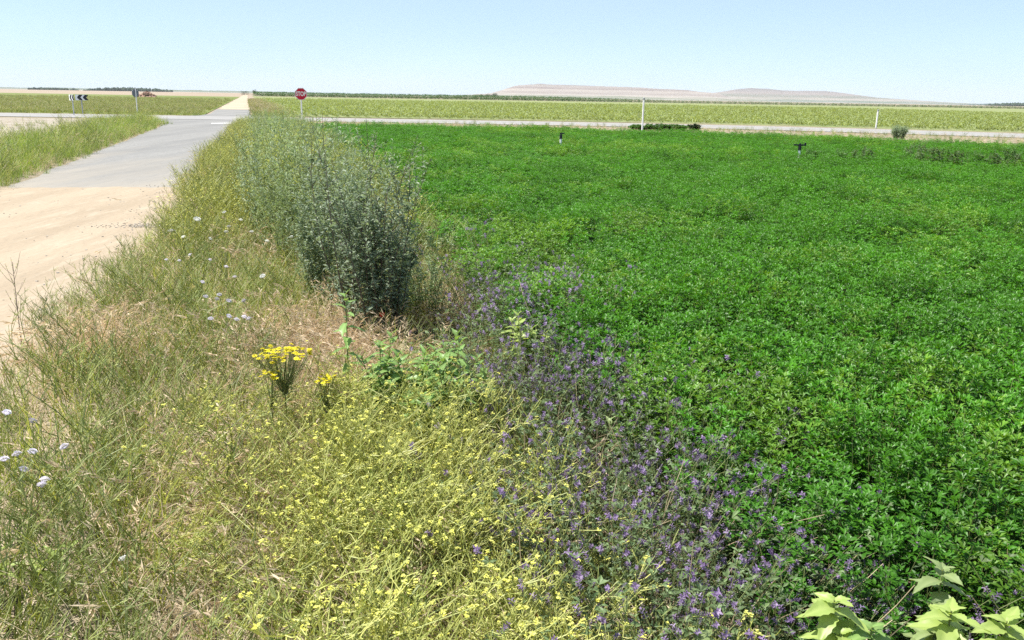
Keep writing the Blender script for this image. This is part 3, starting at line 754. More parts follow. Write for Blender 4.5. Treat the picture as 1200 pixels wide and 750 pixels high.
# ------------------------------------------------------------------ fields beyond the road
def crop_tuft(seed, n=16, h=(.18, .34), R=.2, L=.16, W=.075):
    rng = np.random.default_rng(seed); mb = MB()
    a = rng.uniform(0, 6.28, n); r = R * np.sqrt(rng.uniform(0, 1, n)); b = np.stack([np.cos(a) * r * .4, np.sin(a) * r * .4, rng.uniform(.02, h[1] * .6, n)], 1)
    mb.leaves(b, np.stack([np.cos(a), np.sin(a), rng.uniform(.3, 1.6, n)], 1), [0, 0, 1], L * rng.uniform(.7, 1.3, n), W, 0, np.clip(rng.normal(.5, .3, n), 0, 1), droop=.25)
    return mb
ct = [proto('crop_tuft', crop_tuft(100 + i), [M['crop_leaf']]) for i in range(3)]
rows_s = np.arange(2.8, 150, .75); X, Y = [], []
for s0 in rows_s:
    yy = np.arange(60, 230, .42); yy = yy + rng.uniform(-.12, .12, len(yy)); xx = s0 - K * yy + rng.normal(0, .05, len(yy))
    X.append(xx); Y.append(yy)
X, Y = np.concatenate(X), np.concatenate(Y)
dist_ok = Y > np.interp(X, [-30, 2, 9, 19, 30, 46, 75], [62.5, 62.5, 62, 60, 54, 44, 24]) + 1
x2, y2 = jitter_grid(20, 60, 30, 60, .6, rng); ok2 = y2 > np.interp(x2, [19, 30, 46, 75], [60, 54, 44, 24]) + 1
X = np.concatenate([X[dist_ok], x2[ok2]]); Y = np.concatenate([Y[dist_ok], y2[ok2]])
k = in_view(X, Y, 3) & (rng.uniform(0, 1, len(X)) < np.interp(Y, [60, 120, 230], [1, .45, .06])); X, Y = X[k], Y[k]
scatter('row_crop', ct, np.stack([X, Y, 0 * X], 1), rng.uniform(0, 6.28, len(X)), np.interp(Y, [60, 135, 230], [1., 1.4, 1.8]) * rng.uniform(.8, 1.25, len(X)), rng.integers(0, 3, len(X)), 'low light green crop planted in rows beyond the road', 'crop')
mt = [proto('meadow_tuft', grass(110 + i, n=26, R=.3, h=(.2, .4), lean=.4, w=.02, heads=.3, hl=.06, k=3), [M['meadow'], M['grass_dry']]) for i in range(2)]
x, y = jitter_grid(-150, -14, 60.5, 230, .8, rng); s = S(x, y)
k = (s < -3.3) & in_view(x, y, 3) & (rng.uniform(0, 1, len(x)) < np.interp(y, [60, 120, 230], [1, .45, .08])); x, y = x[k], y[k]
x3, y3 = jitter_grid(-60, -14, 61, 190, .7, rng); s3 = S(x3, y3); k = (s3 > .5) & (s3 < 3.0) & in_view(x3, y3, 3); x3, y3 = x3[k], y3[k]
sc3 = np.concatenate([rng.uniform(.7, 1.2, len(x)), rng.uniform(1.0, 1.9, len(x3))]); x = np.concatenate([x, x3]); y = np.concatenate([y, y3])
scatter('meadow_grass', mt, np.stack([x, y, 0 * x], 1), rng.uniform(0, 6.28, len(x)), sc3, rng.integers(0, 2, len(x)), 'yellow green meadow grass beyond the road and beside the dirt track', 'grass')
# tall maize at the back of the crop field
def corn_tuft(seed):
    rng = np.random.default_rng(seed); mb = MB(); n = 60
    b = np.stack([rng.uniform(-1.5, 1.5, n), rng.uniform(-1, 1, n), rng.uniform(0, 1.9, n)], 1); a = rng.uniform(0, 6.28, n)
    mb.leaves(b, np.stack([np.cos(a), np.sin(a), rng.uniform(.3, 1.5, n)], 1), [0, 0, 1], .8, .16, 0, np.clip(rng.normal(.5, .3, n), 0, 1), droop=.3)
    return mb
cn = [proto('maize_tuft', corn_tuft(120 + i), [M['corn']]) for i in range(2)]
X, Y = [], []
for r in range(5):
    xx = np.arange(-128, 330, 1.5); X.append(xx + rng.uniform(-.5, .5, len(xx))); Y.append(438 + r * 3.0 + .06 * xx + rng.uniform(-.6, .6, len(xx)))
X, Y = np.concatenate(X), np.concatenate(Y)
zz = np.interp(X, [-128, 20, 80, 330], [1.0, 1.0, .62, .5]) * rng.uniform(.85, 1.12, len(X))
scatter('maize_strip', cn, np.stack([X, Y, 0 * X], 1), rng.uniform(0, 6.28, len(X)), zz, rng.integers(0, 2, len(X)), 'dark green strip of taller crop at the back of the field', 'crop')

# ------------------------------------------------------------------ the big grey green shrub and the tall weeds behind it
def plant_parts(root, parts):
    for nm, mb, mats, kind in parts:
        o = obj(nm, mb.mesh(nm, mats), root)
        if kind: o['kind'] = kind
def empty(name, loc, rotz=0.0, scale=1.0):
    e = bpy.data.objects.new(name, None); COL.objects.link(e); e.location = loc; e.rotation_euler = (0, 0, rotz); e.scale = (scale,) * 3; e.empty_display_size = .1
    return e

shrub = empty('shrub', (-.90, 5.45, 0))
ms, ml = leafy_stalks(200, 34, .19, (.66, 1.50), .050, .0165, 84, lean=.17, side=8, r0=.0055, up=.5)
plant_parts(shrub, [('stems', ms, M['stem_dark'], 'stuff'), ('foliage', ml, M['sage'], 'stuff')])
tag(shrub, 'tall dense grey green leafy shrub standing beside the green field', 'shrub')
sh2 = empty('shrub', (-1.36, 6.3, 0))
ms, ml = leafy_stalks(201, 22, .20, (.75, 1.32), .050, .014, 75, lean=.15, side=7, r0=.004, up=.5)
plant_parts(sh2, [('stems', ms, M['stem_green'], 'stuff'), ('foliage', ml, M['sage'], 'stuff')])
tag(sh2, 'greener leafy shrub close behind the dense shrub, on the track side', 'shrub')
sh3 = empty('shrub', (-.66, 5.9, 0))
ms, ml = leafy_stalks(202, 13, .14, (.4, .8), .042, .013, 60, lean=.22, side=7, r0=.004, up=.5)
plant_parts(sh3, [('stems', ms, M['stem_green'], 'stuff'), ('foliage', ml, M['row_weed'], 'stuff')])
tag(sh3, 'lower lighter shrub against the field side of the dense shrub', 'shrub')
tw = []
for i in range(3):
    e = empty('tall_weed', (0, 0, 0))
    ms, ml = leafy_stalks(210 + i, 13, .17, (.75, 1.2), .050, .012, 46, lean=.16, side=6, r0=.0035, up=.75)
    plant_parts(e, [('stems', ms, M['stem_green'], 'stuff'), ('foliage', ml, [M['row_weed'], M['weed'], M['sage']][i], 'stuff')])
    tag(e, 'tall upright grey green weed in the row leading to the stop sign', 'weed', 'tall weeds lining the verge up to the crossing')
    tw.append(e)
used = [False] * 3
def place(protos, used, i, loc, rz, s):
    if not used[i]:
        used[i] = True; e = protos[i]
    else:
        e = copy_tree(protos[i])
    e.location = loc; e.rotation_euler = (random.uniform(-.06, .06), random.uniform(-.06, .06), rz); e.scale = (s, s, s * random.uniform(.92, 1.08))
    return e
random.seed(12)
spots = []
yv = 7.6
while yv < 43:
    m = 3 if yv < 30 else 2
    for j in range(m):
        sv = random.uniform(.15, 1.25) if yv < 20 else random.uniform(0, 2.2)
        spots.append((sv, yv + random.uniform(-.3, .3)))
    yv += .42 if yv < 14 else (.62 if yv < 24 else .9)
for sv, yv in spots:
    hs = np.interp(yv, [7, 10, 16, 26, 44], [1.05, 1.05, .98, .85, .72]) * random.uniform(.72, 1.14) * (1 - .25 * max(0, (sv - 1.6)))
    w_ = place(tw, used, random.randrange(3), (sv - K * yv, yv, 0), random.uniform(0, 6.28), float(hs))
    w_['label'] = 'tall upright grey green weed close behind the dense shrub' if yv < 11 else ('tall green weed halfway along the row from shrub to crossing' if yv < 24 else 'upright green weed at the far end of the row, near the stop sign')

# ------------------------------------------------------------------ yellow mustard in the foreground
def mustard(seed):
    rng = np.random.default_rng(seed); ms, mf = MB(), MB()
    n = 10; H = rng.uniform(.34, .60, n); Q = stems(rng, n, .06, H, .75, k=7, bend=.4)
    tn = np.clip(rng.normal(.5, .25, n), 0, 1)
    ms.tubes(Q, .0036, .0016, 0, tn, sides=4)
    tips = [Q[:, -1]]
    cur, cn_, L0 = Q, tn, H * .62
    for lev, nb in enumerate((8, 4)):
        m = len(cur)
        t = rng.uniform(.22, .97, (m, nb)); p, d = along(cur, t); a = rng.uniform(0, 6.28, (m, nb))
        o = norm(d * .55 + np.stack([np.cos(a), np.sin(a), rng.uniform(-.1, .7, (m, nb))], -1))
        bl = (L0[:, None] * (1.15 - .7 * t) * rng.uniform(.5, 1.2, (m, nb)))[..., None]
        cv = rng.normal(0, .12, (m, nb, 3)) * bl
        B = np.stack([p, p + o * bl * .33 + cv * .7, p + o * bl * .66 + cv + [0, 0, .01], p + o * bl + np.array([0, 0, .12]) * bl], 2).reshape(-1, 4, 3)
        B[..., 2] = np.maximum(B[..., 2], .015)
        bt = np.clip(np.repeat(cn_, nb) + rng.normal(0, .2, m * nb), 0, 1)
        ms.tubes(B, .0025 - .0007 * lev, .0012, 0, bt)
        tips.append(B[:, -1][rng.uniform(0, 1, len(B)) < (.55, .10)[lev]])
        # pods held along the branches
        t = rng.uniform(.25, .95, (len(B), 4)); p, d = along(B, t); a = rng.uniform(0, 6.28, t.shape)
        o = norm(d * .9 + np.stack([np.cos(a), np.sin(a), .3 + 0 * a], -1) * .6)
        ms.leaves(p.reshape(-1, 3), o.reshape(-1, 3), [0, 0, 1], rng.uniform(.009, .016, p.size // 3), .0028, 0, np.clip(rng.normal(.6, .2, p.size // 3), 0, 1))
        cur, cn_, L0 = B, bt, np.repeat(L0, nb) * .42
    q = np.concatenate(tips)
    for c in range(5):
        ca = c * 1.256 + rng.uniform(0, .6, len(q)); off = np.stack([np.cos(ca) * .006, np.sin(ca) * .006, rng.uniform(-.006, .003, len(q))], 1)
        if c == 0: off *= [[0, 0, 1.6]]
        for j in range(4):
            aa = ca + j * 1.571
            mf.leaves(q + off, np.stack([np.cos(aa), np.sin(aa), rng.uniform(.2, 1.4, len(aa))], 1), [0, 0, 1], .0054 * rng.uniform(.8, 1.25, len(q)), .0055, 0, np.clip(rng.normal(.5, .3, len(q)), 0, 1), mid=.6)
    # a few lobed leaves low down
    p, d = along(Q, rng.uniform(.05, .4, (n, 3))); a = rng.uniform(0, 6.28, (n, 3)); k = p.size // 3
    ms.leaves(p.reshape(-1, 3), np.stack([np.cos(a), np.sin(a), .3 + 0 * a], -1).reshape(-1, 3), [0, 0, 1], rng.uniform(.04, .08, k), .018, 1, np.clip(rng.normal(.3, .2, k), 0, 1))
    return ms, mf
mus = []
for i in range(4):
    e = empty('mustard_plant', (0, 0, 0)); ms, mf = mustard(300 + i)
    plant_parts(e, [('stems', ms, [M['mustard_stem'], M['weed']], 'stuff'), ('flowers', mf, M['mustard_flower'], 'stuff')])
    tag(e, 'wiry yellow green mustard with tiny yellow flowers in the sprawling yellow patch', 'mustard plant', 'mustard plants of the yellow patch in the foreground')
    mus.append(e)
used4 = [False] * 4
random.seed(5)
cnt = 0
for gy in np.arange(1.05, 3.75, .235):
    lo_s, hi_s = np.interp(gy, [1, 2, 3, 3.8], [-.02, .0, .06, .25]), np.interp(gy, [1, 2, 3, 3.8], [.62, .76, .92, .80])
    for gs in np.arange(lo_s, hi_s, .215):
        yv = gy + random.uniform(-.1, .1); sv = gs + random.uniform(-.1, .1)
        if random.random() < (.22 if sv > .25 else .5): continue
        place(mus, used4, cnt % 4, (sv - K * yv, yv, 0), random.uniform(0, 6.28), random.uniform(.62, .95))['label'] = ('wiry yellow green mustard at the bottom edge of the sprawling yellow patch' if yv < 1.9 else ('wiry mustard with tiny yellow flowers in the middle of the yellow patch' if yv < 2.9 else 'wiry flowering mustard at the top of the yellow patch, below the leafy clumps')); cnt += 1
for px, py in ((190, 545), (150, 500), (250, 470), (300, 500), (260, 560), (330, 470), (240, 620)):
    q = at(px, py, .25)
    e = place(mus, used4, cnt % 4, (q.x, q.y, 0), random.uniform(0, 6.28), random.uniform(.45, .62)); cnt += 1
    e['label'] = 'sparse small mustard plant scattered in the grass outside the yellow patch'; e['group'] = 'scattered mustard plants in the grass'

# ------------------------------------------------------------------ ragwort with flat yellow heads
def ragwort(root, seed, heads, h, r):
    rng = np.random.default_rng(seed); ms, ml = MB(), MB()
    n = heads; a = rng.uniform(0, 6.28, n); rr = r * np.sqrt(rng.uniform(0.02, 1, n))
    top = np.stack([np.cos(a) * rr, np.sin(a) * rr, h + rng.normal(0, .007, n) - .15 * rr], 1)
    b0 = np.array([0, 0, 0.0]); fk = np.array([0, 0, h * .62])
    ms.tubes(np.array([[b0, [.005, 0, h * .3], fk]]), .004, .0028, 0, .4, sides=5)
    f = np.repeat(fk[None], n, 0) + rng.normal(0, .006, (n, 3))
    ms.tubes(np.stack([f, f * .45 + top * .55 + [0, 0, -.01], top], 1), .0016, .001, 0, .5)
    nl = 46; z = rng.uniform(.02, h * .8, nl); az = rng.uniform(0, 6.28, nl)
    ml.leaves(np.stack([0 * z, 0 * z, z], 1), np.stack([np.cos(az), np.sin(az), rng.uniform(0, .9, nl)], 1), [0, 0, 1], rng.uniform(.04, .085, nl), .014, 0, np.clip(rng.normal(.4, .25, nl), 0, 1), droop=.25)
    plant_parts(root, [('stem', ms, M['stem_green'], None), ('foliage', ml, M['weed'], 'stuff')])
    for i in range(n):
        mf = MB(); pet = 9; aa = np.arange(pet) * 2 * PI / pet + rng.uniform(0, 1)
        mf.leaves(np.zeros((pet, 3)), np.stack([np.cos(aa), np.sin(aa), .12 + 0 * aa], 1), [0, 0, 1], .0125, .0075, 0, rng.uniform(.2, 1, pet), mid=.6)
        mf.cyl((0, 0, -.001), .0045, .005, 7, 0, r2=.003, tint=.0)
        o = obj('flower_head', mf.mesh('flower_head', M['ragwort_flower']), root, loc=top[i]); o.rotation_euler = (rng.normal(0, .25), rng.normal(0, .25), 0)
for i, (px, py, zt, hd, r, lab) in enumerate(((331, 410, .52, 78, .125, 'ragwort with a broad flat golden yellow flower head above dry grass'),
                                               (316, 436, .44, 14, .05, 'small ragwort just below the broad golden flower head'),
                                               (381, 443, .40, 18, .045, 'small golden ragwort in dry grass, on the shrub side of the broad one'))):
    q = at(px, py, zt); e = empty('ragwort', (q.x, q.y, 0)); ragwort(e, 400 + i, hd, zt, r); tag(e, lab, 'wildflower', 'golden ragworts in the dry grass')

# ------------------------------------------------------------------ scabious and white umbels: each a stalk and its flower heads
def head_mesh(name, r, dome, mat, seed, n=34, pl=.006, pw=.005):
    rng = np.random.default_rng(seed); mb = MB()
    a = np.arange(n) * 2.39996; f = np.sqrt((np.arange(n) + .5) / n)
    p = np.stack([np.cos(a) * r * f, np.sin(a) * r * f, dome * (1 - f ** 2)], 1)
    o = np.stack([np.cos(a) * f, np.sin(a) * f, .6 + 0 * a], 1)
    for j in range(3):
        d = rot_z(o, (j - 1) * .9)
        mb.leaves(p, d, [0, 0, 1], pl * rng.uniform(.8, 1.3, n), pw, 0, rng.uniform(0, 1, n))
    mb.cyl((0, 0, -.006), .002, .006, 6, 0, r2=r * .8, tint=.1)
    return mb.mesh(name, mat)
scab_h = [head_mesh('flower_head', .0125, .008, M['lilac'], 500 + i) for i in range(2)]
umb_h = [head_mesh('flower_head', .030, .012, M['white_petal'], 510 + i, n=60, pl=.008, pw=.007) for i in range(2)]
umb_s = [head_mesh('flower_head', .016, .009, M['white_petal'], 520 + i, n=36, pl=.007, pw=.006) for i in range(2)]
scab_w = head_mesh('flower_head', .010, .004, M['white_petal'], 530, n=18)
def stalk_flower(name, px, py, zt, hm, label, cat, group, seed):
    rng = np.random.default_rng(seed); q = at(px, py, zt)
    lean = rng.normal(0, .05, 2); e = empty(name, (q.x + lean[0], q.y + lean[1], 0))
    mb = MB(); pth = np.array([[[0, 0, 0], [-lean[0] * .2, -lean[1] * .2, zt * .5], [-lean[0], -lean[1], zt]]])
    mb.tubes(pth, .0016, .001, 0, .5, sides=4); nl = 9; t = rng.uniform(.02, .6, (1, nl)); p, d = along(pth, t); a = rng.uniform(0, 6.28, nl)
    mb.leaves(p[0], np.stack([np.cos(a), np.sin(a), .8 + 0 * a], 1), [0, 0, 1], rng.uniform(.03, .07, nl), .005, 0, rng.uniform(.2, .8, nl))
    obj('stem', mb.mesh('stem', M['stem_green']), e)
    h = obj('flower_head', hm, e, loc=(-lean[0], -lean[1], zt)); h.rotation_euler = (rng.normal(0, .3), rng.normal(0, .3), rng.uniform(0, 6))
    return tag(e, label, cat, group)
sp = [(38, 494), (76, 524), (5, 539), (27, 551), (49, 569), (20, 533), (38, 530), (8, 484), (52, 563)]
for i, (px, py) in enumerate(sp):
    stalk_flower('scabious', px, py, .42, scab_h[i % 2], 'pale lilac scabious head in green grass at the edge of the picture', 'wildflower', 'lilac scabious in the foreground grass', 600 + i)
sp = [(237, 331), (257, 346), (241, 348), (254, 351), (268, 353), (246, 305), (223, 299), (286, 372), (277, 375), (247, 374), (268, 371), (286, 353), (275, 325), (292, 374), (195, 305), (210, 306), (265, 313)]
for i, (px, py) in enumerate(sp):
    stalk_flower('scabious', px, py, .45, scab_h[i % 2], 'pale lilac scabious head in the grass where the verge meets the sandy track', 'wildflower', 'lilac scabious beside the sandy track', 640 + i)
sp = [(231, 257, .45, 0), (201, 271, .42, 0), (282, 258, .5, 1), (265, 272, .48, 1), (295, 272, .48, 1), (313, 283, .48, 1), (299, 232, .5, 1), (263, 249, .48, 1), (268, 266, .48, 1), (308, 324, .46, 1), (215, 278, .4, 1), (342, 278, .5, 1), (246, 280, .42, 1)]
for i, (px, py, zt, sm) in enumerate(sp):
    stalk_flower('white_umbel', px, py, zt, (umb_s if sm else umb_h)[i % 2],
                 ('small white flower head on a stalk in the verge near the lane end' if sm else ('broad white umbel nearest the asphalt lane', 'broad white umbel leaning over the sand edge')[i]),
                 'wildflower', 'white flowers in the verge', 680 + i)
stalk_flower('daisy', 144, 655, .28, scab_w, 'lone white daisy low in the foreground grass', 'wildflower', None, 700)

# ------------------------------------------------------------------ broad leaved plants, each leaf its own piece
def leaf_mesh(seed, L, W, mat, teeth=11, curl=.25, fold=.09):
    rng = np.random.default_rng(seed); k = teeth; V, F, T = [], [], []
    for i in range(k + 1):
        t = i / k
        w = W / 2 * (math.sin(PI * min(1, t ** .62)) ** .85 if 0 < t < 1 else 0) * (1 + (.13 if i % 2 else -.08)) + .0004
        x = L * t; z = -curl * L * t * t + .03 * L * math.sin(t * 5)
        wav = .05 * W * math.sin(t * 11 + seed)
        V += [(x, -w, z + fold * w * 2 + wav), (x, -w * .5, z + fold * w * .7), (x, 0, z - .002), (x, w * .5, z + fold * w * .7), (x, w, z + fold * w * 2 - wav)]
        T += [.55 + rng.normal(0, .1), .5, .95, .5, .55 + rng.normal(0, .1)]
    for i in range(k):
        for j in range(4):
            a = i * 5 + j; F += [(a, a + 5, a + 6), (a, a + 6, a + 1)]
    mb = MB(); mb.add(V, F, 0, np.array(T)); return mb.mesh('leaf', mat, smooth=True)
def broad_plant(name, loc, h, tops, nper, L, W, mat, label, group, seed, spread=.12, steep=1.0):
    rng = np.random.default_rng(seed); e = empty(name, loc)
    lm = [leaf_mesh(seed * 3 + i, L, W, mat, curl=(.15, .35, .25)[i]) for i in range(3)]
    ms = MB()
    for ti in range(tops):
        a = rng.uniform(0, 6.28); tp = np.array([math.cos(a) * spread, math.sin(a) * spread, h * rng.uniform(.75, 1.05)]) if tops > 1 else np.array([0, 0, h])
        pth = np.array([[[0, 0, 0], tp * [.5, .5, .55], tp]]); ms.tubes(pth, .004, .002, 0, .5, sides=5)
        for i in range(nper):
            t = 1 - (.55 if steep == 1 else .15) * (i / nper) ** 1.2; p, _ = along(pth, np.array([[t]])); az = i * 2.4 + rng.uniform(-.3, .3)
            sc_ = (.45 + .65 * min(1, i / (nper * .45))) * rng.uniform(.85, 1.15)
            o = obj('leaf', lm[i % 3], e, loc=p[0, 0]); o.rotation_euler = (rng.normal(0, .2), -max(-.05, (1.0 - i * .16) * steep) + rng.normal(0, .15), az); o.scale = (sc_,) * 3
    obj('stem', ms.mesh('stem', M['stem_green']), e)
    return tag(e, label, 'leafy plant', group)
G1 = 'pale broad leaved plants at the field edge'
for i, (px, py, zt, tops, n, L, W, mat, lab) in enumerate((
    (978, 703, .50, 1, 12, .080, .038, 'big_leaf', 'large pale green leaves in a star, topmost by the purple flowers at the bottom edge'),
    (985, 742, .44, 1, 10, .085, .040, 'big_leaf', 'pale broad leaf at the bottom edge, below the star shaped plant'),
    (1045, 716, .47, 2, 9, .075, .040, 'pale_leaf', 'grey green broad leaved plant between the two pale yellow green ones'),
    (1115, 716, .50, 1, 12, .078, .036, 'big_leaf', 'pale yellow green rosette nearer the bottom right corner'),
    (1150, 742, .47, 2, 10, .078, .036, 'big_leaf', 'pale broad leaved plant in the bottom right corner'),
    (1105, 667, .52, 1, 8, .07, .036, 'pale_leaf', 'pale broad leaved plant standing furthest into the green field edge'),
    (1022, 735, .46, 1, 10, .070, .034, 'clump_leaf', 'green broad leaved rosette beside the star shaped plant'),
    (1180, 728, .46, 1, 10, .075, .036, 'big_leaf', 'pale rosette at the picture edge above the corner plant'),
    (820, 742, .42, 1, 7, .06, .03, 'pale_leaf', 'small broad leaved plant low among the purple flowers'),
    (748, 492, .36, 2, 7, .07, .028, 'pale_leaf', 'small broad leaved plant where purple flowers meet the green field'),
    (622, 362, .52, 5, 11, .09, .036, 'big_leaf', 'upright pale green leafy plant behind the purple flowers'),
    (515, 402, .50, 6, 14, .10, .036, 'clump_leaf', 'pale green leafy clump at the foot of the shrub, beside the purple flowers'),
    (480, 408, .46, 6, 14, .10, .036, 'clump_leaf', 'darker leafy clump in front of the shrub base'),
    (448, 400, .46, 5, 13, .09, .034, 'clump_leaf', 'leafy clump between the shrub base and the dry grass'),
    (470, 430, .42, 5, 13, .10, .036, 'clump_leaf', 'leafy clump between the mustard and the dry grass'),
    (535, 425, .46, 4, 12, .09, .034, 'clump_leaf', 'leafy clump touching the purple flowers, nearest to them'),
    (505, 445, .40, 5, 12, .10, .036, 'clump_leaf', 'low leafy clump at the top of the yellow mustard'),
    (405, 345, .72, 1, 16, .080, .034, 'clump_leaf', 'upright leafy stalk standing alone in front of the shrub'),
    (15, 640, .20, 2, 7, .10, .03, 'big_leaf', 'bright green leafy plant low at the very edge of the foreground grass'),
    (245, 628, .14, 2, 6, .08, .03, 'big_leaf', 'bright green leaves low in the dry patch next to the mustard'))):
    q = at(px, py, zt); broad_plant('broad_leaved_plant', (q.x, q.y, 0), zt, tops, n, L, W, M[mat], lab, G1, 800 + i, steep=.5 if i < 9 else 1.0)

# dead stalks on the bare spot next to the shrub
mb = wiry(850, n=44, R=.42, h=(.15, .5), nb=8, ll=.02)
tag(obj('dead_stalks', mb.mesh('dead_stalks', M['stem_dry']), loc=(-.22, 5.75, 0)), 'grey dead stalks on the bare spot between shrub and field', 'dead stalks', kind='stuff')
# tall thin stalks
def tall_stalk(px, py, zt, base_xy, label, seed, mat, nb=10):
    rng = np.random.default_rng(seed); e = empty('tall_stalk', (*base_xy, 0))
    mb, mf = MB(), MB(); l = rng.normal(0, .05, 2)
    Q = np.array([[[0, 0, 0], [l[0] * .3, l[1] * .3, zt * .35], [l[0] * .6, l[1] * .6, zt * .7], [l[0], l[1], zt]]])
    mb.tubes(Q, .0032, .0013, 0, .4, sides=5)
    t = rng.uniform(.4, .98, (1, nb)); p, d = along(Q, t); a = rng.uniform(0, 6.28, nb); o = norm(np.stack([np.cos(a), np.sin(a), 1.1 + 0 * a], 1)); bl = rng.uniform(.04, .16, nb)[:, None]
    B = np.stack([p[0], p[0] + o * bl * .5, p[0] + o * bl + np.array([0, 0, .2]) * bl], 1); mb.tubes(B, .0014, .0008, 0, .4)
    t = rng.uniform(.2, 1, (nb, 5)); p, d = along(B, t); k = nb * 5; a = rng.uniform(0, 6.28, k)
    mf.leaves(p.reshape(-1, 3), np.stack([np.cos(a), np.sin(a), .7 + 0 * a], 1), [0, 0, 1], .014, .006, 0, rng.uniform(.2, .8, k))
    obj('stem', mb.mesh('stem', mat), e); o2 = obj('pods', mf.mesh('pods', M['weed']), e); o2['kind'] = 'stuff'
    return tag(e, label, 'dry stalk')
tall_stalk(0, 0, 1.50, (-1.22, 5.6), 'thin dark stalk rising highest above the shrub, over the road', 900, M['stem_dark'])
tall_stalk(0, 0, 1.46, (-.86, 5.35), 'thin dark stalk rising from the top of the shrub on its field side', 901, M['stem_dark'])
tall_stalk(0, 0, .60, (-3.0, 5.0), 'podded weed stalk standing against the pale sand at the picture edge', 902, M['stem_dark'], 14)
tall_stalk(0, 0, .52, (-2.45, 5.5), 'thin branched stalk at the sand edge beside rusty grass', 903, M['stem_green'], 9)
for i, (px, py, zt) in enumerate(((447, 372, .28), (630, 728, .12))):
    q = at(px, py, zt); e = empty('poppy', (q.x, q.y, 0)); mb = MB(); mb.tubes(np.array([[[0, 0, 0], [0.01, 0, zt * .6], [0, 0, zt]]]), .0014, .001, 0, .5); obj('stem', mb.mesh('stem', M['stem_green']), e)
    for j in range(3):
        mf = MB(); a = j * 2.1; mf.leaves([[0, 0, 0]], [[math.cos(a) * .5, math.sin(a) * .5, 1]], [[-math.sin(a), math.cos(a), .2]], .04, .022, 0, .4, mid=.6); obj('petal', mf.mesh('petal', M['red_petal']), e, loc=(0, 0, zt))
    tag(e, ('red poppy half hidden at the shaded foot of the shrub', 'red poppy bud at the bottom edge under the mustard')[i], 'poppy')

# bushes by the road and in the far part of the field
def bush(name, loc, r, h, n, mat, label, seed, L=.06, W=.02, lean=.3):
    e = empty(name, loc); ms, ml = leafy_stalks(seed, n, r * .5, (h * .6, h), L, W, 45, lean=lean, side=6, r0=.005)
    plant_parts(e, [('stems', ms, M['stem_green'], 'stuff'), ('foliage', ml, mat, 'stuff')]); return tag(e, label, 'bush')
bush('bush', (17.2, 39.2, 0), .5, .74, 26, M['sage'], 'grey green bush standing alone at the road edge past the fork post', 920, L=.09, W=.03)
for i, (x_, y_, r_, h_) in enumerate(((6.7, 46.6, .9, .30), (7.7, 46.9, 1.0, .36), (8.7, 47.2, .9, .32))):
    bush('bush', (x_, y_, 0), r_, h_, 60, M['bush_leaf'], ('low green bush on the road edge just before the white post', 'low green bush right behind the white post on the road edge', 'low green bush on the road edge just past the white post')[i], 930 + i, L=.12, W=.05, lean=.9)
bush('bush', (9.7, 47.4, 0), .5, .36, 30, M['tree'], 'round dark bush at the end of the low bushes on the road edge', 936, L=.10, W=.045, lean=.6)
dk = []
for i in range(2):
    e = bush('dock_weed', (0, 0, 0), .25, .75, 9, [M['bush_leaf'], M['alfalfa_old']][i], 'dark upright weed sticking out of the far end of the alfalfa', 940 + i, L=.09, W=.025, lean=.2); e['group'] = 'tall weeds at the far end of the alfalfa'; e['category'] = 'weed'; dk.append(e)
ud = [False, False]; random.seed(3)
for j, (px, py) in enumerate(((950, 190), (968, 188), (984, 190), (1005, 189), (1060, 190), (1085, 192), (1105, 190), (1120, 193), (1145, 191), (1165, 194), (1185, 190), (1195, 196), (1130, 187), (1070, 186))):
    q = at(px, py, .42); place(dk, ud, j % 2, (q.x, q.y, 0), random.uniform(0, 6), random.uniform(.8, 1.1))

# ------------------------------------------------------------------ signs and posts
def post_mesh(r, h, mat, sides=12):
    mb = MB(); mb.cyl((0, 0, 0), r, h, sides); return mb.mesh('post', mat, smooth=False)
def octagon(mb, r, y0, y1, mat=0):
    an = np.arange(8) * PI / 4 + PI / 8
    ring = np.stack([np.cos(an) * r, 0 * an, np.sin(an) * r], 1)
    v = np.concatenate([ring + [0, y0, 0], ring + [0, y1, 0]])
    f = [(0, i, i + 1) for i in range(1, 7)] + [(8, 8 + i + 1, 8 + i) for i in range(1, 7)]
    for i in range(8): j = (i + 1) % 8; f += [(i, i + 8, j + 8), (i, j + 8, j)]
    mb.add(v, f, mat)
def stop_sign(loc, rotz, zc, R, label, post_h, lettering=True):
    e = empty('stop_sign', loc, rotz)
    obj('post', post_mesh(.035, post_h, M['white_paint']), e, loc=(0, .045, 0))
    mb = MB(); octagon(mb, R, .010, .0); pl = obj('plate', mb.mesh('plate', M['sign_back']), e, loc=(0, 0, zc))
    mb = MB(); octagon(mb, R, -.001, -.003); obj('border', mb.mesh('border', M['white_paint']), pl)
    mb = MB(); octagon(mb, R * .92, -.004, -.006); obj('face', mb.mesh('face', M['sign_red']), pl)
    if lettering:
        cu = bpy.data.curves.new('lettering', 'FONT'); cu.body = 'STOP'; cu.size = R * .78; cu.align_x = 'CENTER'; cu.align_y = 'CENTER'; cu.extrude = .001; cu.offset = .008
        t = bpy.data.objects.new('lettering', cu); COL.objects.link(t); t.parent = pl; t.location = (0, -.008, 0); t.rotation_euler = (PI / 2, 0, 0); cu.materials.append(M['white_paint'])
        t.scale = (.82, 1.2, 1)
        me = bpy.data.meshes.new_from_object(t); me.name = 'lettering'; me.materials.clear(); me.materials.append(M['white_paint'])
        t2 = obj('lettering', me, pl, loc=(0, -.008, 0)); t2.rotation_euler = (PI / 2, 0, 0); t2.scale = (.82, 1.2, 1); bpy.data.objects.remove(t); t2.name = 'lettering'
    return tag(e, label, 'road sign')
stop_sign((-11.06, 45.4, 0), math.radians(10), 1.585, .325, 'red octagonal stop sign on a white post above the tall weeds', 1.6)
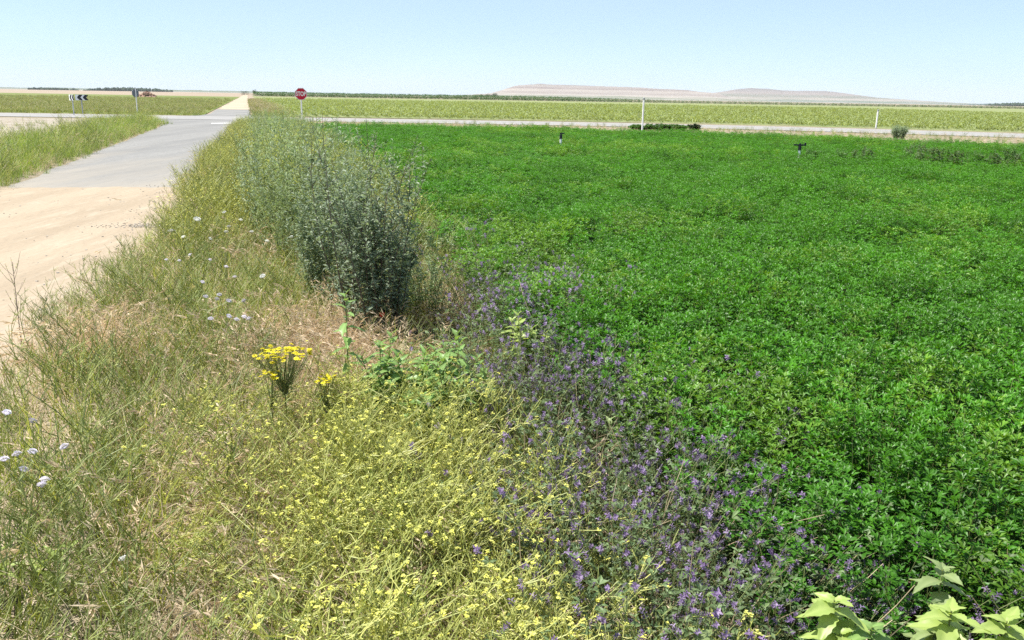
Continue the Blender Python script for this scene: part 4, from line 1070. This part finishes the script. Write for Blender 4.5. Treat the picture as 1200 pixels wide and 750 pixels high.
stop_sign((-26.72, 61.9, 0), math.radians(180 + 62), 1.45, .30, 'dark back of a road sign on a white post across the crossing', 1.78, False)

def chevron_sign(loc, rotz, label, leg):
    e = empty('chevron_sign', loc, rotz); W, Hh = .70, .37
    mb = MB(); mb.box((0, 0, 0), (W, .02, Hh)); pn = obj('panel', mb.mesh('panel', M['white_paint']), e, loc=(0, 0, 1.12))
    for i in range(2):
        cx = -.12 + i * .36; mb = MB()
        for sgn in (1, -1):
            a = [(cx - .13, 0), (cx + .09, 0), (cx + .24, sgn * Hh * .46), (cx + .02, sgn * Hh * .46)]
            v = [(x, -.016, z) for x, z in a] + [(x, -.0125, z) for x, z in a]
            f = [(0, 1, 2), (0, 2, 3), (4, 6, 5), (4, 7, 6)] + [t for i_ in range(4) for t in ((i_, i_ + 4, (i_ + 1) % 4 + 4), (i_, (i_ + 1) % 4 + 4, (i_ + 1) % 4))]
            mb.add(v, f)
        obj('chevron', mb.mesh('chevron', M['black']), pn)
    obj('post', post_mesh(.035, 1.3, leg), e, loc=(0, .05, 0))
    return tag(e, label, 'road sign', 'chevron signs beside the road')
q = at(97, 134.5); chevron_sign((q.x, q.y, 0), math.radians(8), 'black and white chevron sign facing the lane on a dark post', M['grey_post'])
q = at(89.5, 135); chevron_sign((q.x, q.y - .4, 0), math.radians(-42), 'chevron sign turned away along the road on a pale post', M['steel'])

def marker_post(loc, h, r, label, lean=(0, 0)):
    e = empty('marker_post', loc); e.rotation_euler = (lean[0], lean[1], 0)
    obj('post', post_mesh(r, h, M['white_paint']), e)
    mb = MB(); mb.cyl((0, 0, h), r * 1.15, .09, 10); mb.cyl((0, 0, h + .09), r * 1.15, .03, 10, r2=r * .4); obj('cap', mb.mesh('cap', M['grey_post']), e)
    mb = MB(); mb.cyl((0, 0, 0), r * 1.5, .06, 10); obj('base', mb.mesh('base', M['steel']), e)
    return tag(e, label, 'post', 'white marker posts by the road')
marker_post((6.42, 44.2, 0), 1.58, .045, 'slim white post standing among low bushes at the road edge')
marker_post((23.6, 57.3, 0), 1.10, .05, 'slim white post across the road on the crop field side', (0, .0))
def hydrant(px, py, z, wing, label):
    q = at(px, py, z); e = empty('sprinkler', (q.x, q.y, 0)); obj('pipe', post_mesh(.028, .60, M['white_paint']), e)
    mb = MB(); mb.cyl((0, 0, .60), .035, .10, 10); mb.cyl((0, 0, .70), .02, .05, 8)
    if wing: mb.box((0, 0, .71), (.26, .035, .03)); mb.box((.11, 0, .73), (.03, .03, .06))
    else: mb.box((.03, 0, .73), (.12, .03, .03))
    obj('sprinkler_head', mb.mesh('sprinkler_head', M['black']), e); return tag(e, label, 'sprinkler', 'irrigation sprinklers in the field')
hydrant(657, 171, .42, False, 'white irrigation pipe with black head in the middle of the field')
hydrant(936, 186, .42, True, 'white irrigation pipe with a black cross arm, nearer the brown patch')

# heap of broken brick and trees far off
e = empty('rubble_heap', (-100.4, 240, 0)); rg = np.random.default_rng(77); mb = MB()
n1, n2 = 22, 8; V = []
for j in range(n2):
    for i in range(n1):
        a = i * 2 * PI / n1; r = 1 - j / (n2 - 1); z = 1.15 * (1 - r ** 1.5) * (1 + .35 * math.sin(2 * a + 1)) * rg.uniform(.8, 1.15)
        V.append((2.7 * r * math.cos(a) * rg.uniform(.9, 1.1), 1.6 * r * math.sin(a), z))
F = [t for j in range(n2 - 1) for i in range(n1) for t in ((j * n1 + i, j * n1 + (i + 1) % n1, (j + 1) * n1 + (i + 1) % n1), (j * n1 + i, (j + 1) * n1 + (i + 1) % n1, (j + 1) * n1 + i))]
mb.add(V, F); obj('heap', mb.mesh('heap', M['brick']), e)
mb = MB()
for _ in range(60):
    a = rg.uniform(0, 6.28); r = rg.uniform(.1, 1.05)
    mb.box((2.7 * r * math.cos(a), 1.6 * r * math.sin(a), max(.1, 1.1 * (1 - r ** 1.5))), rg.uniform(.25, .7, 3), rot=Matrix.Rotation(rg.uniform(0, 3), 3, 'Z') @ Matrix.Rotation(rg.uniform(0, 1), 3, 'X'))
o = obj('rubble', mb.mesh('rubble', M['brick']), e); o['kind'] = 'stuff'
tag(e, 'reddish heap of broken brick at the far side of the meadow', 'rubble heap')
def tree(px, dist, h, r, label, seed, group=None):
    rg = np.random.default_rng(seed); e = empty('tree', ((px - 600) / 1000 * dist, dist, -.1))
    mb = MB(); mb.tubes(np.array([[[0, 0, 0], [.1, 0, h * .3], [0, .1, h * .6]]]), .03 * h, .012 * h, 0, .5, 7)
    for k in range(4):
        a = k * 1.6; mb.tubes(np.array([[[0, 0, h * .3], [math.cos(a) * r * .4, math.sin(a) * r * .4, h * .55]]]), .012 * h, .006 * h, 0, .5, 5)
    obj('trunk', mb.mesh('trunk', M['bark']), e)
    ml = MB(); n = 900; c = rg.normal(0, 1, (14, 3)) * [r * .5, r * .5, h * .15] + [0, 0, h * .62]
    p = c[rg.integers(0, 14, n)] + rg.normal(0, 1, (n, 3)) * r * .25; p[:, 2] = np.clip(p[:, 2], h * .12, h)
    ml.leaves(p, rg.normal(0, 1, (n, 3)), rg.normal(0, 1, (n, 3)), h * .09, h * .06, 0, rg.uniform(0, 1, n))
    o = obj('crown', ml.mesh('crown', M['tree']), e); o['kind'] = 'stuff'
    return tag(e, label, 'tree', group)
for i, (px, d, h, r) in enumerate(((556, 1300, 4.5, 4), (561, 1320, 5.0, 4), (566, 1290, 4.6, 4), (570, 1300, 5.2, 4), (576, 1280, 6.6, 4))):
    tree(px, d, h, r, 'dark tree in the short row at the foot of the flat topped hill', 960 + i, 'far row of trees before the hills')
tree(292, 620, 2.6, 2.6, 'small dark bush like tree where the dirt track meets the horizon', 970)
tree(304, 700, 4.2, 1.6, 'slim lone tree beside the end of the dirt track', 971)

# weathered scrap of asphalt and pebbles on the sand
mb = MB(); rg = np.random.default_rng(88); n = 240
yy = rg.uniform(5, 15, n); ss = -1.1 - np.abs(rg.normal(0, .35, n)) - .25; ss = np.where(rg.uniform(0, 1, n) < .25, rg.uniform(-4.2, -1.2, n), ss)
xx = ss - K * yy
# a drift of grey gravel at the edge of the track, another where the paving starts
for (gx, gy, rx, ry, m_) in ((-4.35, 10.3, .55, .22, 420), (-5.45, 14.5, .28, .8, 420)):
    xx = np.concatenate([xx, gx + rg.normal(0, rx * .5, m_)]); yy = np.concatenate([yy, gy + rg.normal(0, ry * .5, m_)])
for x_, y_ in zip(xx, yy):
    r = rg.uniform(.003, .010); mb.box((x_, y_, .016 + r * .3), (r * rg.uniform(1, 2.4), r * rg.uniform(1, 2.4), r), tint=.5, rot=Matrix.Rotation(rg.uniform(0, 3), 3, 'Z') @ Matrix.Rotation(rg.uniform(-.4, .4), 3, 'X'))
tag(obj('pebbles', mb.mesh('pebbles', plain('pebble', (.40, .36, .31), .9, var=.4, scale=3))), 'small grey pebbles strewn on the sandy track', 'pebbles', kind='stuff')

# ------------------------------------------------------------------ summer haze over the plain
mb = MB(); mb.box((0, 4000, 99), (26000, 22000, 204))
hm, nt, N, L, out = newmat('haze')
pv = N.new('ShaderNodeVolumePrincipled'); pv.inputs['Color'].default_value = (.93, .96, 1.0, 1); pv.inputs['Density'].default_value = 4.5e-5
L.new(pv.outputs[0], out.inputs['Volume'])
tag(obj('haze', mb.mesh('haze', hm)), 'thin pale summer haze hanging over the whole plain', 'haze', kind='stuff')
